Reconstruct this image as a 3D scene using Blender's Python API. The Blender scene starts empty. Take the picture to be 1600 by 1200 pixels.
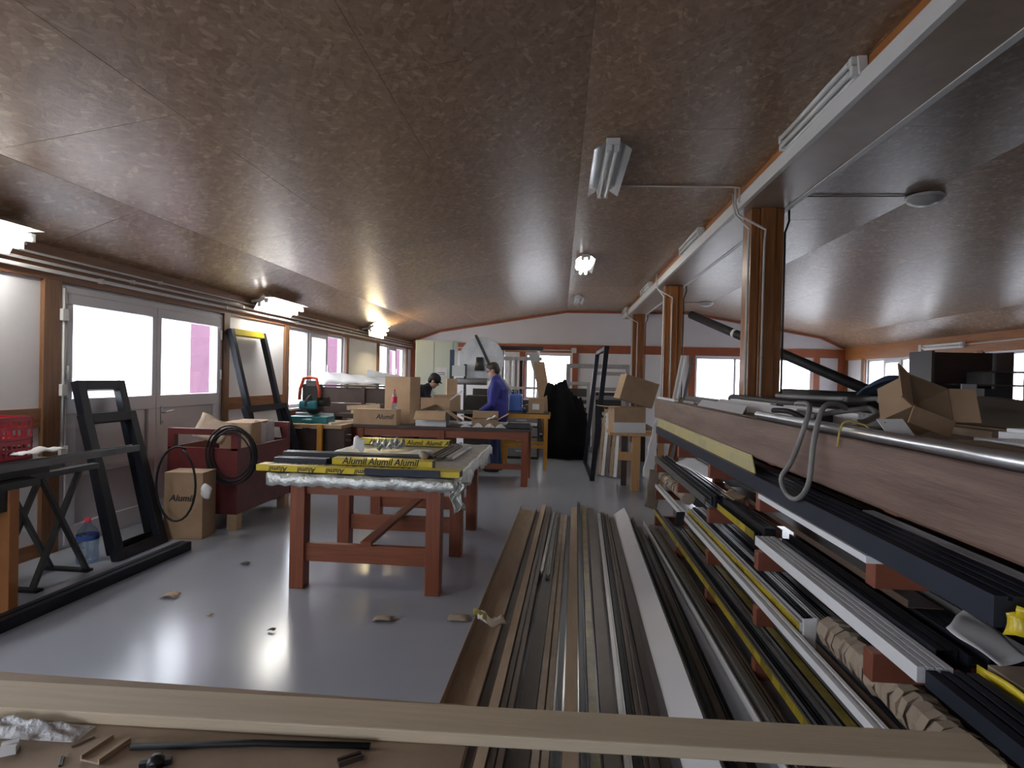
import bpy, bmesh, math, random
from mathutils import Vector as V, Matrix as M
random.seed(7)
SC = bpy.context.scene
COL = SC.collection
PI = math.pi
rad = math.radians

# ------------------------------------------------------------------ camera
FPX = 900.0                       # focal length in pixels of the 1600x1200 frame
CAM = V((0, 0, 1.6))
def cam_axes(yaw, pitch, roll):
    f = V((-math.sin(yaw), math.cos(yaw), 0)); r = V((math.cos(yaw), math.sin(yaw), 0)); u = V((0, 0, 1))
    f2 = f*math.cos(pitch) - u*math.sin(pitch); u2 = u*math.cos(pitch) + f*math.sin(pitch)
    return r*math.cos(roll) + u2*math.sin(roll), u2*math.cos(roll) - r*math.sin(roll), f2
CR, CU, CF = cam_axes(rad(4.82), rad(.65), rad(1.36))
cd = bpy.data.cameras.new('camera'); cam = bpy.data.objects.new('camera', cd); COL.objects.link(cam)
cd.sensor_width = 36; cd.lens = 36*FPX/1600; cd.clip_start = .05; cd.clip_end = 300
mm = M((CR, CU, -CF)).transposed().to_4x4(); mm.translation = CAM
cam.matrix_world = mm
SC.camera = cam
def P(x, y, ax, v):
    """where the photo's pixel (x, y) meets the plane axis ax = v"""
    d = CR*((x-800)/FPX) - CU*((y-600)/FPX) + CF
    return CAM + d*((v-CAM[ax])/d[ax])

# ------------------------------------------------------------------ sky, exposure
w = bpy.data.worlds.new('overcast'); SC.world = w; w.use_nodes = True
w.node_tree.nodes['Background'].inputs[0].default_value = (.86, .91, 1, 1)
w.node_tree.nodes['Background'].inputs[1].default_value = 8.5
SC.view_settings.view_transform = 'Standard'; SC.view_settings.look = 'None'
SC.view_settings.gamma = 1; SC.view_settings.use_curve_mapping = False
SC.view_settings.exposure = 0.35
def portal(loc, rot, sx, sy):     # guides sampling of the sky through a window opening, gives no light of its own
    l = bpy.data.lights.new('window_portal', 'AREA'); l.shape = 'RECTANGLE'; l.size = sx; l.size_y = sy
    l.cycles.is_portal = True
    o = bpy.data.objects.new('window_portal', l); COL.objects.link(o); o.location = loc; o.rotation_euler = rot; o['kind'] = 'helper'

# ------------------------------------------------------------------ materials
def nt(name):
    m = bpy.data.materials.new(name); m.use_nodes = True; t = m.node_tree
    return m, t, t.nodes, t.links, t.nodes['Principled BSDF']
def c4(c): return (c[0], c[1], c[2], 1)
def mat(name, c1, c2=None, scale=6, rough=.6, metal=0, bump=0, bscale=None, stretch=(1, 1, 1), coat=0, rmix=0, rand=0, spec=.5):
    m, t, N, L, b = nt(name)
    tc = N.new('ShaderNodeTexCoord'); mp = N.new('ShaderNodeMapping'); mp.inputs['Scale'].default_value = stretch
    L.new(tc.outputs['Object'], mp.inputs[0])
    no = N.new('ShaderNodeTexNoise'); no.inputs['Scale'].default_value = scale; no.inputs['Detail'].default_value = 6; no.inputs['Roughness'].default_value = .6
    L.new(mp.outputs[0], no.inputs[0])
    if c2 is None: c2 = tuple(x*.82 for x in c1)
    r = N.new('ShaderNodeValToRGB'); r.color_ramp.elements[0].color = c4(c2); r.color_ramp.elements[1].color = c4(c1)
    r.color_ramp.elements[0].position = .3; r.color_ramp.elements[1].position = .62
    L.new(no.outputs[0], r.inputs[0]); out = r.outputs[0]
    if rand:
        oi = N.new('ShaderNodeObjectInfo'); mr = N.new('ShaderNodeMapRange'); mr.inputs[3].default_value = 1-rand; mr.inputs[4].default_value = 1+rand
        L.new(oi.outputs['Random'], mr.inputs[0])
        hs = N.new('ShaderNodeHueSaturation'); L.new(mr.outputs[0], hs.inputs['Value']); L.new(out, hs.inputs['Color']); out = hs.outputs[0]
    L.new(out, b.inputs['Base Color'])
    b.inputs['Roughness'].default_value = rough; b.inputs['Metallic'].default_value = metal
    b.inputs['Specular IOR Level'].default_value = spec
    if coat: b.inputs['Coat Weight'].default_value = coat; b.inputs['Coat Roughness'].default_value = .15
    if rmix:
        mr = N.new('ShaderNodeMapRange'); mr.inputs[3].default_value = rough-rmix; mr.inputs[4].default_value = rough+rmix
        L.new(no.outputs[0], mr.inputs[0]); L.new(mr.outputs[0], b.inputs['Roughness'])
    if bump:
        n2 = N.new('ShaderNodeTexNoise'); n2.inputs['Scale'].default_value = bscale or scale*6; n2.inputs['Detail'].default_value = 5
        L.new(mp.outputs[0], n2.inputs[0]); bp = N.new('ShaderNodeBump'); bp.inputs['Strength'].default_value = bump; bp.inputs['Distance'].default_value = .01
        L.new(n2.outputs[0], bp.inputs['Height']); L.new(bp.outputs[0], b.inputs['Normal'])
    return m
def wood(name, c1, c2, axis=1, scale=9, rough=.5, coat=0, rand=0):
    s = [14, 14, 14]; s[axis] = .7
    return mat(name, c1, c2, scale=scale*.35, rough=rough, bump=.15, bscale=scale*2, stretch=s, coat=coat, rand=rand)
def emis(name, col, st):
    m, t, N, L, b = nt(name)
    b.inputs['Emission Color'].default_value = c4(col); b.inputs['Emission Strength'].default_value = st; b.inputs['Base Color'].default_value = (.8, .8, .8, 1)
    return m
def glass(name, tint=(1, 1, 1), gl=.08, rough=.02):
    m, t, N, L, b = nt(name); N.remove(b)
    a = N.new('ShaderNodeBsdfTransparent'); a.inputs[0].default_value = c4(tint)
    g = N.new('ShaderNodeBsdfGlossy'); g.inputs['Roughness'].default_value = rough
    x = N.new('ShaderNodeMixShader'); x.inputs[0].default_value = gl
    L.new(a.outputs[0], x.inputs[1]); L.new(g.outputs[0], x.inputs[2]); L.new(x.outputs[0], N['Material Output'].inputs[0])
    return m
def film(name, tint=(.9, .9, .92), alpha=.45, rough=.25, bump=.6, scale=14):
    """crinkled plastic film, partly see-through"""
    m, t, N, L, b = nt(name)
    b.inputs['Base Color'].default_value = c4(tint); b.inputs['Roughness'].default_value = rough; b.inputs['Alpha'].default_value = alpha
    tc = N.new('ShaderNodeTexCoord'); n2 = N.new('ShaderNodeTexNoise'); n2.inputs['Scale'].default_value = scale; n2.inputs['Detail'].default_value = 4
    L.new(tc.outputs['Object'], n2.inputs[0]); bp = N.new('ShaderNodeBump'); bp.inputs['Strength'].default_value = bump; bp.inputs['Distance'].default_value = .03
    L.new(n2.outputs[0], bp.inputs['Height']); L.new(bp.outputs[0], b.inputs['Normal'])
    return m
def osb(name):
    m, t, N, L, b = nt(name)
    g = N.new('ShaderNodeNewGeometry'); cols = []
    oi = N.new('ShaderNodeObjectInfo')
    off = N.new('ShaderNodeVectorMath'); off.operation = 'SCALE'; off.inputs[0].default_value = (31, 17, 0); L.new(oi.outputs['Random'], off.inputs['Scale'])
    ad = N.new('ShaderNodeVectorMath'); L.new(g.outputs['Position'], ad.inputs[0]); L.new(off.outputs[0], ad.inputs[1])
    wn = N.new('ShaderNodeTexNoise'); wn.inputs['Scale'].default_value = 3.2; wn.inputs['Detail'].default_value = 2
    L.new(ad.outputs[0], wn.inputs[0])
    sc = N.new('ShaderNodeVectorMath'); sc.operation = 'MULTIPLY_ADD'; sc.inputs[1].default_value = (.05, .05, 0)
    L.new(wn.outputs['Color'], sc.inputs[0]); L.new(ad.outputs[0], sc.inputs[2])
    for i, (ang, sx, sy) in enumerate(((12, 40, 13), (-38, 34, 11), (64, 44, 15))):
        mp = N.new('ShaderNodeMapping'); mp.inputs['Rotation'].default_value = (0, 0, rad(ang)); L.new(sc.outputs[0], mp.inputs[0])
        m2 = N.new('ShaderNodeMapping'); m2.inputs['Scale'].default_value = (sx, sy, 0); L.new(mp.outputs[0], m2.inputs[0])
        vo = N.new('ShaderNodeTexVoronoi'); vo.inputs['Scale'].default_value = 1; L.new(m2.outputs[0], vo.inputs[0])
        sp = N.new('ShaderNodeSeparateColor'); L.new(vo.outputs['Color'], sp.inputs[0]); cols.append(sp)
    mx = N.new('ShaderNodeMath'); mx.operation = 'MAXIMUM'; L.new(cols[0].outputs[0], mx.inputs[0]); L.new(cols[1].outputs[1], mx.inputs[1])
    m3 = N.new('ShaderNodeMath'); m3.operation = 'MULTIPLY_ADD'; m3.inputs[1].default_value = .3; L.new(cols[2].outputs[2], m3.inputs[0]); L.new(mx.outputs[0], m3.inputs[2])
    r = N.new('ShaderNodeValToRGB'); E = r.color_ramp.elements
    E[0].position = .25; E[0].color = (.215, .126, .073, 1); E[1].position = 1.25 if False else 1.0; E[1].color = (.46, .32, .205, 1)
    e = E.new(.55); e.color = (.265, .166, .102, 1); e = E.new(.86); e.color = (.325, .21, .135, 1)
    sb = N.new('ShaderNodeMath'); sb.operation = 'MULTIPLY'; sb.inputs[1].default_value = .8; L.new(m3.outputs[0], sb.inputs[0]); L.new(sb.outputs[0], r.inputs[0])
    hs = N.new('ShaderNodeHueSaturation'); mr = N.new('ShaderNodeMapRange'); mr.inputs[3].default_value = .84; mr.inputs[4].default_value = 1.14
    L.new(oi.outputs['Random'], mr.inputs[0]); L.new(mr.outputs[0], hs.inputs['Value']); L.new(r.outputs[0], hs.inputs['Color']); L.new(hs.outputs[0], b.inputs['Base Color'])
    b.inputs['Roughness'].default_value = .34; b.inputs['Specular IOR Level'].default_value = .6
    bp = N.new('ShaderNodeBump'); bp.inputs['Strength'].default_value = .5; bp.inputs['Distance'].default_value = .006
    L.new(m3.outputs[0], bp.inputs['Height']); L.new(bp.outputs[0], b.inputs['Normal'])
    return m
def checks(name, c1, c2, sc):
    m, t, N, L, b = nt(name)
    tc = N.new('ShaderNodeTexCoord'); br = N.new('ShaderNodeTexBrick'); br.inputs['Scale'].default_value = sc
    br.inputs['Color1'].default_value = c4(c1); br.inputs['Color2'].default_value = c4(c2); br.inputs['Mortar'].default_value = c4(c1)
    br.inputs['Mortar Size'].default_value = .03; br.inputs['Brick Width'].default_value = .8; br.inputs['Row Height'].default_value = .45
    sx = N.new('ShaderNodeSeparateXYZ'); cx = N.new('ShaderNodeCombineXYZ'); L.new(tc.outputs['Object'], sx.inputs[0])
    L.new(sx.outputs['Y'], cx.inputs[0]); L.new(sx.outputs['Z'], cx.inputs[1]); L.new(cx.outputs[0], br.inputs[0])
    L.new(br.outputs[0], b.inputs['Base Color']); b.inputs['Roughness'].default_value = .35
    return m
MT = dict(
    floor=mat('floor_paint', (.36, .385, .445), (.335, .36, .415), scale=.6, rough=.19, rmix=.03),
    white=mat('wall_white', (.74, .73, .75), (.69, .68, .70), scale=2, rough=.7),
    gable=mat('gable_white', (.74, .72, .76), (.7, .68, .72), scale=1.5, rough=.75),
    osb=osb('osb_sheet'),
    post=wood('brown_post', (.22, .105, .045), (.13, .058, .026), axis=2, rough=.45),
    postH=wood('brown_rail', (.25, .105, .04), (.16, .062, .026), axis=1, rough=.45),
    orange=wood('orange_glulam', (.46, .185, .05), (.33, .12, .035), axis=1, rough=.4),
    pillar=wood('pillar_wood', (.36, .14, .042), (.21, .078, .026), axis=2, rough=.35, coat=.3),
    farband=mat('red_brown_band', (.36, .10, .04), (.29, .078, .032), scale=4, rough=.5),
    pvc=mat('white_pvc', (.66, .65, .68), (.62, .61, .64), scale=3, rough=.35),
    beamw=mat('white_beam_panel', (.74, .74, .74), (.68, .68, .68), scale=2, rough=.5),
    soffit=mat('brown_soffit', (.36, .28, .22), (.3, .23, .18), scale=5, rough=.35),
    conduit=mat('conduit_plastic', (.62, .60, .58), (.55, .53, .5), scale=4, rough=.4),
    glass=glass('window_glass'),
    tubeon=emis('lit_tube', (1, .97, .9), 50), tubewarm=emis('lit_warm_tube', (1, .80, .45), 80),
    tubeoff=mat('unlit_tube', (.78, .78, .76), (.74, .74, .72), rough=.2),
    lampm=mat('lamp_housing', (.78, .78, .77), (.7, .7, .7), rough=.35),
    mirror=mat('lamp_reflector', (.75, .77, .8), (.7, .72, .75), rough=.18, metal=1),
    dome=mat('dome_plastic', (.5, .5, .5), (.45, .45, .45), rough=.3),
    anth=mat('anthracite_profile', (.014, .016, .023), (.01, .012, .018), scale=3, rough=.42, spec=.22),
    blueg=mat('blue_grey_profile', (.03, .036, .054), (.022, .027, .042), scale=3, rough=.4, rand=.2, spec=.3),
    black=mat('black_paint', (.012, .012, .015), (.008, .008, .01), rough=.4),
    rubber=mat('black_rubber', (.02, .02, .022), (.012, .012, .013), rough=.55, spec=.25),
    wprof=mat('white_profile', (.84, .85, .88), (.79, .8, .83), scale=2, rough=.3),
    silver=mat('mill_aluminium', (.6, .61, .63), (.5, .51, .53), scale=5, rough=.3, metal=.9, rmix=.08),
    greyp=mat('grey_profile', (.14, .137, .135), (.10, .097, .095), scale=4, rough=.4, rand=.25),
    brownp=mat('brown_profile', (.10, .064, .046), (.065, .04, .03), scale=4, rough=.42, rand=.25),
    tan=mat('kraft_tan', (.46, .35, .245), (.38, .28, .195), scale=5, rough=.7, bump=.1, stretch=(3, .5, 3)),
    kraft=mat('kraft_paper', (.40, .325, .25), (.31, .245, .185), scale=7, rough=.75, bump=.5, bscale=12),
    card=mat('cardboard', (.40, .27, .165), (.34, .225, .135), scale=6, rough=.8, bump=.06, rand=.15),
    cardin=mat('cardboard_inside', (.30, .2, .12), (.25, .165, .1), scale=6, rough=.85),
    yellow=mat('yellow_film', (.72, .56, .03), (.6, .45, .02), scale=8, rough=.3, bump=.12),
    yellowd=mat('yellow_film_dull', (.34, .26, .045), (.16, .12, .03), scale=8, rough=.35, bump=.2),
    ycheck=checks('yellow_check_film', (.52, .45, .19), (.40, .37, .22), 7),
    yprint=checks('yellow_print_film', (.5, .38, .03), (.2, .15, .015), 9),
    ink=mat('black_ink', (.01, .01, .01), (.012, .012, .012), rough=.5),
    tablew=wood('table_red_brown', (.27, .075, .03), (.19, .05, .02), axis=2, rough=.45),
    tableh=wood('table_red_brown_rail', (.29, .085, .034), (.2, .055, .022), axis=0, rough=.45),
    rackw=mat('rack_front_board', (.2, .125, .098), (.105, .058, .044), scale=4, rough=.5, bump=.15, stretch=(1, .35, 4)),
    arm=mat('rack_arm_red', (.24, .075, .04), (.17, .05, .03), scale=6, rough=.55),
    foil=mat('bubble_foil', (.62, .64, .6), (.45, .46, .44), scale=16, rough=.32, metal=.6, bump=1.0, bscale=30),
    crate=mat('dark_red_steel', (.14, .022, .022), (.085, .014, .015), scale=5, rough=.45),
    redpl=mat('red_plastic', (.42, .014, .03), (.34, .01, .022), rough=.3),
    pine=wood('pine_board', (.60, .50, .36), (.52, .43, .305), axis=0, rough=.6),
    pinev=wood('pine_leg', (.55, .32, .14), (.44, .25, .1), axis=2, rough=.5),
    ply=mat('plywood_sheet', (.38, .285, .205), (.29, .215, .15), scale=5, rough=.65, bump=.1),
    ysteel=mat('yellow_steel', (.62, .30, .03), (.52, .24, .02), rough=.45),
    osteel=mat('orange_leg', (.42, .17, .05), (.34, .13, .04), rough=.5),
    gsteel=mat('grey_steel', (.07, .07, .07), (.05, .05, .05), rough=.4, metal=.6),
    green=mat('pale_green_steel', (.57, .62, .53), (.54, .59, .5), scale=2, rough=.45),
    paper=mat('white_paper', (.78, .78, .78), (.72, .72, .72), rough=.8),
    pfilm=film('clear_film'), bag=film('plastic_bag', (.88, .9, .93), .42, .15, .9, 30), sheetw=film('milky_film', (.8, .81, .82), .88, .3, .5, 9),
    water=glass('bottle_plastic', (.75, .85, .95), .16), bluecap=mat('blue_label', (.05, .13, .45), rough=.4),
    redlab=mat('red_label', (.7, .02, .08), rough=.4),
    teal=mat('teal_plastic', (.012, .16, .19), (.01, .12, .15), rough=.4),
    redor=mat('red_orange_plastic', (.72, .1, .04), rough=.35),
    disc=mat('galvanised_disc', (.55, .57, .58), (.38, .40, .42), scale=4, rough=.35, metal=.3),
    dark=mat('dark_machine', (.03, .028, .027), (.02, .02, .02), rough=.5),
    greym=mat('grey_machine', (.2, .2, .2), (.15, .15, .15), rough=.5),
    fframe=mat('grey_frame', (.36, .35, .34), (.3, .29, .28), scale=3, rough=.5),
    brown=mat('dark_brown_board', (.06, .038, .03), (.042, .027, .022), scale=5, rough=.5),
    cabd=mat('dark_grey_board', (.085, .075, .075), (.07, .062, .062), scale=2, rough=.45),
    pale=mat('pale_board', (.52, .54, .54), (.48, .5, .5), rough=.5),
    mound=mat('brown_cloth', (.115, .095, .075), (.08, .065, .05), scale=3, rough=.9, bump=.3),
    bluec=mat('blue_cover', (.05, .08, .13), (.035, .06, .1), rough=.6),
    hose=mat('grey_hose', (.22, .215, .21), (.16, .155, .15), rough=.42),
    cord=mat('yellow_cord', (.45, .33, .08), rough=.7),
    skin=mat('skin', (.55, .33, .24), (.5, .29, .21), rough=.55), hair=mat('dark_hair', (.03, .018, .012), rough=.6, bump=.4, bscale=60),
    bluej=mat('royal_blue_jacket', (.02, .024, .22), (.013, .015, .15), scale=5, rough=.75, bump=.25, bscale=9),
    navy=mat('navy_jacket', (.012, .015, .03), (.009, .011, .022), rough=.8, bump=.2, bscale=9),
    trous=mat('blue_trousers', (.02, .035, .11), (.015, .025, .08), rough=.8), capm=mat('black_cap', (.01, .01, .011), rough=.7),
    outred=mat('outside_red_wall', (.125, .055, .09), (.11, .048, .08), rough=.8), outgr=mat('outside_ground', (.55, .55, .55), (.5, .5, .5), scale=1, rough=.9),
    fabric=mat('black_cloth', (.007, .007, .008), (.005, .005, .006), rough=.95, bump=.4, bscale=6, spec=.1),
)

# ------------------------------------------------------------------ mesh helpers
WM = {}
class MB:
    def __init__(s): s.v = []; s.f = []; s.sm = []
    def add(s, vs, fs, smooth=False):
        o = len(s.v); s.v += [V(p) for p in vs]; s.f += [tuple(i+o for i in f) for f in fs]; s.sm += [smooth]*len(fs); return s
    def box(s, c, d, rz=0, R=None):
        hx, hy, hz = d[0]/2, d[1]/2, d[2]/2; m = R or M.Rotation(rz, 3, 'Z'); c = V(c)
        vs = [c + m @ V((x*hx, y*hy, z*hz)) for x in (-1, 1) for y in (-1, 1) for z in (-1, 1)]
        return s.add(vs, [(0, 1, 3, 2), (4, 6, 7, 5), (0, 4, 5, 1), (2, 3, 7, 6), (0, 2, 6, 4), (1, 5, 7, 3)])
    def b2(s, lo, hi):
        return s.box([(a+b)/2 for a, b in zip(lo, hi)], [abs(b-a) for a, b in zip(lo, hi)])
    def frame_axes(s, p0, p1, up):
        d = (V(p1)-V(p0)); d.normalize(); up = V(up)
        if abs(d.dot(up)) > .97: up = V((0, 1, 0)) if abs(d.y) < .9 else V((1, 0, 0))
        x = d.cross(up).normalized(); return x, x.cross(d).normalized(), d
    def ext(s, sec, p0, p1, up=(0, 0, 1), smooth=False):
        x, y, d = s.frame_axes(p0, p1, up); n = len(sec)
        vs = [V(p)+x*a+y*b for p in (p0, p1) for a, b in sec]
        fs = [(i, (i+1) % n, n+(i+1) % n, n+i) for i in range(n)]
        s.add(vs, fs, smooth); o = len(s.v)-2*n
        s.f += [tuple(o+i for i in reversed(range(n))), tuple(o+n+i for i in range(n))]; s.sm += [False]*2; return s
    def bar(s, p0, p1, w, h, up=(0, 0, 1)):
        return s.ext([(-w/2, -h/2), (w/2, -h/2), (w/2, h/2), (-w/2, h/2)], p0, p1, up)
    def tube(s, pts, r, n=8, caps=True):
        pts = [V(p) for p in pts]; rs = r if isinstance(r, (list, tuple)) else [r]*len(pts); vs = []; prev = None
        for i, p in enumerate(pts):
            d = (pts[min(i+1, len(pts)-1)] - pts[max(i-1, 0)]).normalized()
            if prev is None:
                a = V((0, 0, 1)) if abs(d.z) < .9 else V((1, 0, 0)); x = d.cross(a).normalized()
            else:
                x = (prev - d*prev.dot(d)).normalized()
            y = d.cross(x); prev = x
            vs += [p + (x*math.cos(2*PI*k/n) + y*math.sin(2*PI*k/n))*rs[i] for k in range(n)]
        m = len(pts); fs = [(i*n+k, i*n+(k+1) % n, (i+1)*n+(k+1) % n, (i+1)*n+k) for i in range(m-1) for k in range(n)]
        s.add(vs, fs, True); o = len(s.v)-m*n
        if caps: s.f += [tuple(o+k for k in reversed(range(n))), tuple(o+(m-1)*n+k for k in range(n))]; s.sm += [False]*2
        return s
    def cyl(s, p0, p1, r, n=16): return s.tube([p0, p1], r, n)
    def lathe(s, prof, c, n=20, R=None):
        c = V(c); R = R or M.Identity(3); vs = [c + R @ V((r*math.cos(2*PI*k/n), r*math.sin(2*PI*k/n), z)) for r, z in prof for k in range(n)]
        m = len(prof); return s.add(vs, [(i*n+k, i*n+(k+1) % n, (i+1)*n+(k+1) % n, (i+1)*n+k) for i in range(m-1) for k in range(n)], True)
    def ball(s, c, r, nu=14, nv=9, R=None):
        r = r if isinstance(r, (list, tuple)) else (r, r, r); R = R or M.Identity(3); c = V(c); vs = []; fs = []
        for j in range(nv+1):
            t = PI*j/nv
            vs += [c + R @ V((r[0]*math.sin(t)*math.cos(2*PI*k/nu), r[1]*math.sin(t)*math.sin(2*PI*k/nu), r[2]*math.cos(t))) for k in range(nu)]
        fs = [(j*nu+k, (j+1)*nu+k, (j+1)*nu+(k+1) % nu, j*nu+(k+1) % nu) for j in range(nv) for k in range(nu)]
        return s.add(vs, fs, True)
    def poly(s, pts, t=0, n=None):
        """flat polygon, given a thickness t against its normal"""
        pts = [V(p) for p in pts]; k = len(pts)
        nn = V(n) if n else (pts[1]-pts[0]).cross(pts[2]-pts[0]).normalized()
        if not t: return s.add(pts, [tuple(range(k))])
        vs = pts + [p - nn*t for p in pts]
        return s.add(vs, [tuple(range(k)), tuple(reversed(range(k, 2*k)))] + [(i, k+i, k+(i+1) % k, (i+1) % k) for i in range(k)])
    def sheet(s, fn, nu, nv, t=.003):
        """wavy sheet of thickness t: fn(u, v) gives a point"""
        a = [fn(i/nu, j/nv) for j in range(nv+1) for i in range(nu+1)]
        a = [V(p) for p in a]; W = nu+1
        fs = [(j*W+i, j*W+i+1, (j+1)*W+i+1, (j+1)*W+i) for j in range(nv) for i in range(nu)]
        s.add(a, fs, True)
        return s
    def build(s, name, material, parent=None, bevel=0, solid=0, kind=None):
        me = bpy.data.meshes.new(name); vs = s.v
        if parent is not None:
            inv = WM[parent].inverted(); vs = [inv @ p for p in vs]; base = None
        else:
            lo = [min(p[i] for p in vs) for i in range(3)]; hi = [max(p[i] for p in vs) for i in range(3)]
            base = V(((lo[0]+hi[0])/2, (lo[1]+hi[1])/2, lo[2])); vs = [p-base for p in vs]
        me.from_pydata([tuple(p) for p in vs], [], s.f)
        me.polygons.foreach_set('use_smooth', s.sm); me.update()
        bm = bmesh.new(); bm.from_mesh(me); bmesh.ops.recalc_face_normals(bm, faces=bm.faces); bm.to_mesh(me); bm.free()
        me.materials.append(MT[material] if isinstance(material, str) else material)
        o = bpy.data.objects.new(name, me); COL.objects.link(o)
        if parent is not None: o.parent = parent; WM[o] = WM[parent]
        else: o.location = base; WM[o] = M.Translation(base)
        if solid: q = o.modifiers.new('thickness', 'SOLIDIFY'); q.thickness = solid
        if bevel:
            q = o.modifiers.new('bevel', 'BEVEL'); q.width = bevel; q.segments = 2; q.limit_method = 'ANGLE'
        if kind: o['kind'] = kind
        return o
def tag(o, label, cat, group=None, kind=None):
    o['label'] = label; o['category'] = cat
    if group: o['group'] = group
    if kind: o['kind'] = kind
    return o
def thing(name, label, cat, loc, group=None, kind=None):
    o = bpy.data.objects.new(name, None); COL.objects.link(o); o.location = loc; o.empty_display_size = .1
    WM[o] = M.Translation(V(loc)); return tag(o, label, cat, group, kind)
def struct(name, loc=(0, 0, 0), label=None):
    o = bpy.data.objects.new(name, None); COL.objects.link(o); o.location = loc; WM[o] = M.Translation(V(loc)); o['kind'] = 'structure'
    if label: o['label'] = label
    return o
TXT = {}
def text(body, h, org, xd, yd, material, parent, name='lettering'):
    """flat printed lettering: org = lower left corner, xd / yd = reading and up directions, h = letter height"""
    if body not in TXT:
        c = bpy.data.curves.new('t', 'FONT'); c.body = body; c.offset = .02; c.shear = .25; o = bpy.data.objects.new('t', c); COL.objects.link(o)
        bpy.context.view_layer.update()
        me = bpy.data.meshes.new_from_object(o.evaluated_get(bpy.context.evaluated_depsgraph_get()))
        TXT[body] = ([v.co.copy() for v in me.vertices], [tuple(p.vertices) for p in me.polygons])
        bpy.data.objects.remove(o); bpy.data.curves.remove(c); bpy.data.meshes.remove(me)
    vs, fs = TXT[body]; xd = V(xd).normalized(); yd = V(yd).normalized(); n = xd.cross(yd).normalized(); k = h/.7
    m = MB(); m.add([V(org)+xd*(v.x*k)+yd*(v.y*k)+n*.0015 for v in vs], fs)
    return m.build(name, material, parent)
def wob(p, a, s=7.0, k=0):
    x, y, z = p
    return V((x + a*math.sin(s*y*1.3+k)*math.cos(s*z+1.7*k), y + a*math.sin(s*x*1.1+2*k)*math.cos(s*z*.9), z + a*math.sin(s*x+k)*math.sin(s*y*1.2+.5*k)))

# ------------------------------------------------------------------ room shell
XL, XR, YB, YF = -4.35, 7.72, -3.0, 16.4
PROF = [(XL, 2.60), (-3.5, 2.91), (.13, 3.52), (1.72, 3.52), (2.18, 3.52), (3.55, 3.52), (7.05, 2.91), (XR, 2.60)]
fl = MB().b2((XL-.25, YB-.2, -.1), (XR+.25, YF+.25, 0)).build('floor', 'floor'); fl['kind'] = 'structure'
ground = MB().b2((-60, -50, -.35), (70, 70, -.12)).build('ground_outside', 'outgr'); ground['kind'] = 'structure'

# ceiling: osb sheets fixed side by side on five slopes, each sheet its own piece over a dark backing
ce = struct('ceiling', (1.7, 6.7, 2.6))
def up(i, d):
    (x0, z0), (x1, z1) = PROF[i], PROF[i+1]; n = V((-(z1-z0), 0, x1-x0)).normalized(); return n*d
bk = MB()
for i in range(len(PROF)-1):
    (x0, z0), (x1, z1) = PROF[i], PROF[i+1]; n0 = up(i, .03); n1 = up(i, .09)
    d0 = V((x1-x0, 0, z1-z0)).normalized()*.06; x0 -= d0.x; z0 -= d0.z; x1 += d0.x; z1 += d0.z
    bk.ext([(0, 0)]*0 or [(-x0-n0.x, z0+n0.z), (-x1-n0.x, z1+n0.z), (-x1-n1.x, z1+n1.z), (-x0-n1.x, z0+n1.z)], (0, YF+.2, 0), (0, YB-.2, 0))
bk.build('ceiling_backing', 'brown', ce)
cols = []
for i in range(len(PROF)-1):
    (x0, z0), (x1, z1) = PROF[i], PROF[i+1]; Lx = math.hypot(x1-x0, z1-z0)
    n = max(1, round(Lx/1.22))
    for k in range(n): cols.append((i, k/n, (k+1)/n))
for ci, (i, t0, t1) in enumerate(cols):
    (x0, z0), (x1, z1) = PROF[i], PROF[i+1]
    a = V((x0+(x1-x0)*t0, 0, z0+(z1-z0)*t0)); b = V((x0+(x1-x0)*t1, 0, z0+(z1-z0)*t1)); dd = (b-a).normalized()
    a += dd*.0012; b -= dd*.0012; n = up(i, .02)
    y = YB - (ci % 2)*1.25
    while y < YF:
        ya, yb = max(y, YB)+.002, min(y+2.5, YF)-.002
        if yb-ya > .1:
            q = MB(); Y0 = V((0, ya, 0)); Y1 = V((0, yb, 0))
            q.add([a+Y0, b+Y0, b+Y1, a+Y1, a+Y0+n, b+Y0+n, b+Y1+n, a+Y1+n], [(0, 1, 2, 3), (4, 7, 6, 5), (0, 4, 5, 1), (1, 5, 6, 2), (2, 6, 7, 3), (3, 7, 4, 0)])
            q.build('osb_sheet', 'osb', ce)
        y += 2.5

# ---- wall with openings: pieces of wall round rectangles (a0, a1, z0, z1) along the wall
def wall_pieces(q, lo, hi, ztop, holes, mk):
    ys = sorted({lo, hi, *[h[0] for h in holes], *[h[1] for h in holes]})
    for a, b in zip(ys, ys[1:]):
        hs = [h for h in holes if h[0] <= a and h[1] >= b]
        if not hs: mk(q, a, b, 0, ztop)
        for h in hs:
            if h[2] > 0: mk(q, a, b, 0, h[2])
            mk(q, a, b, h[3], ztop)
DOOR = (4.63, 7.03, 0.0, 2.31); W1 = (8.85, 11.27, 1.02, 2.34); W2 = (13.42, 15.75, 1.02, 2.34); W0 = (-.6, 1.9, 1.02, 2.34)
wl = struct('wall_left', (XL, 6.7, 0))
q = MB(); wall_pieces(q, YB, YF, 2.62, [DOOR, W0, W1, W2], lambda q, a, b, z0, z1: q.b2((XL-.11, a, z0), (XL, b, z1))); q.build('wall_body', 'white', wl)
for y in (2.1, 4.545, 7.1, 8.76, 11.34, 13.34, 15.82):
    wd = .17 if y < 5 else .13
    MB().b2((XL-.01, y-wd/2, 0), (XL+.05, y+wd/2, 2.34)).build('post', 'post', wl, bevel=.004)
MB().b2((XL-.01, YB, 2.33), (XL+.04, YF, 2.62)).build('head_rail', 'postH', wl)
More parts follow.
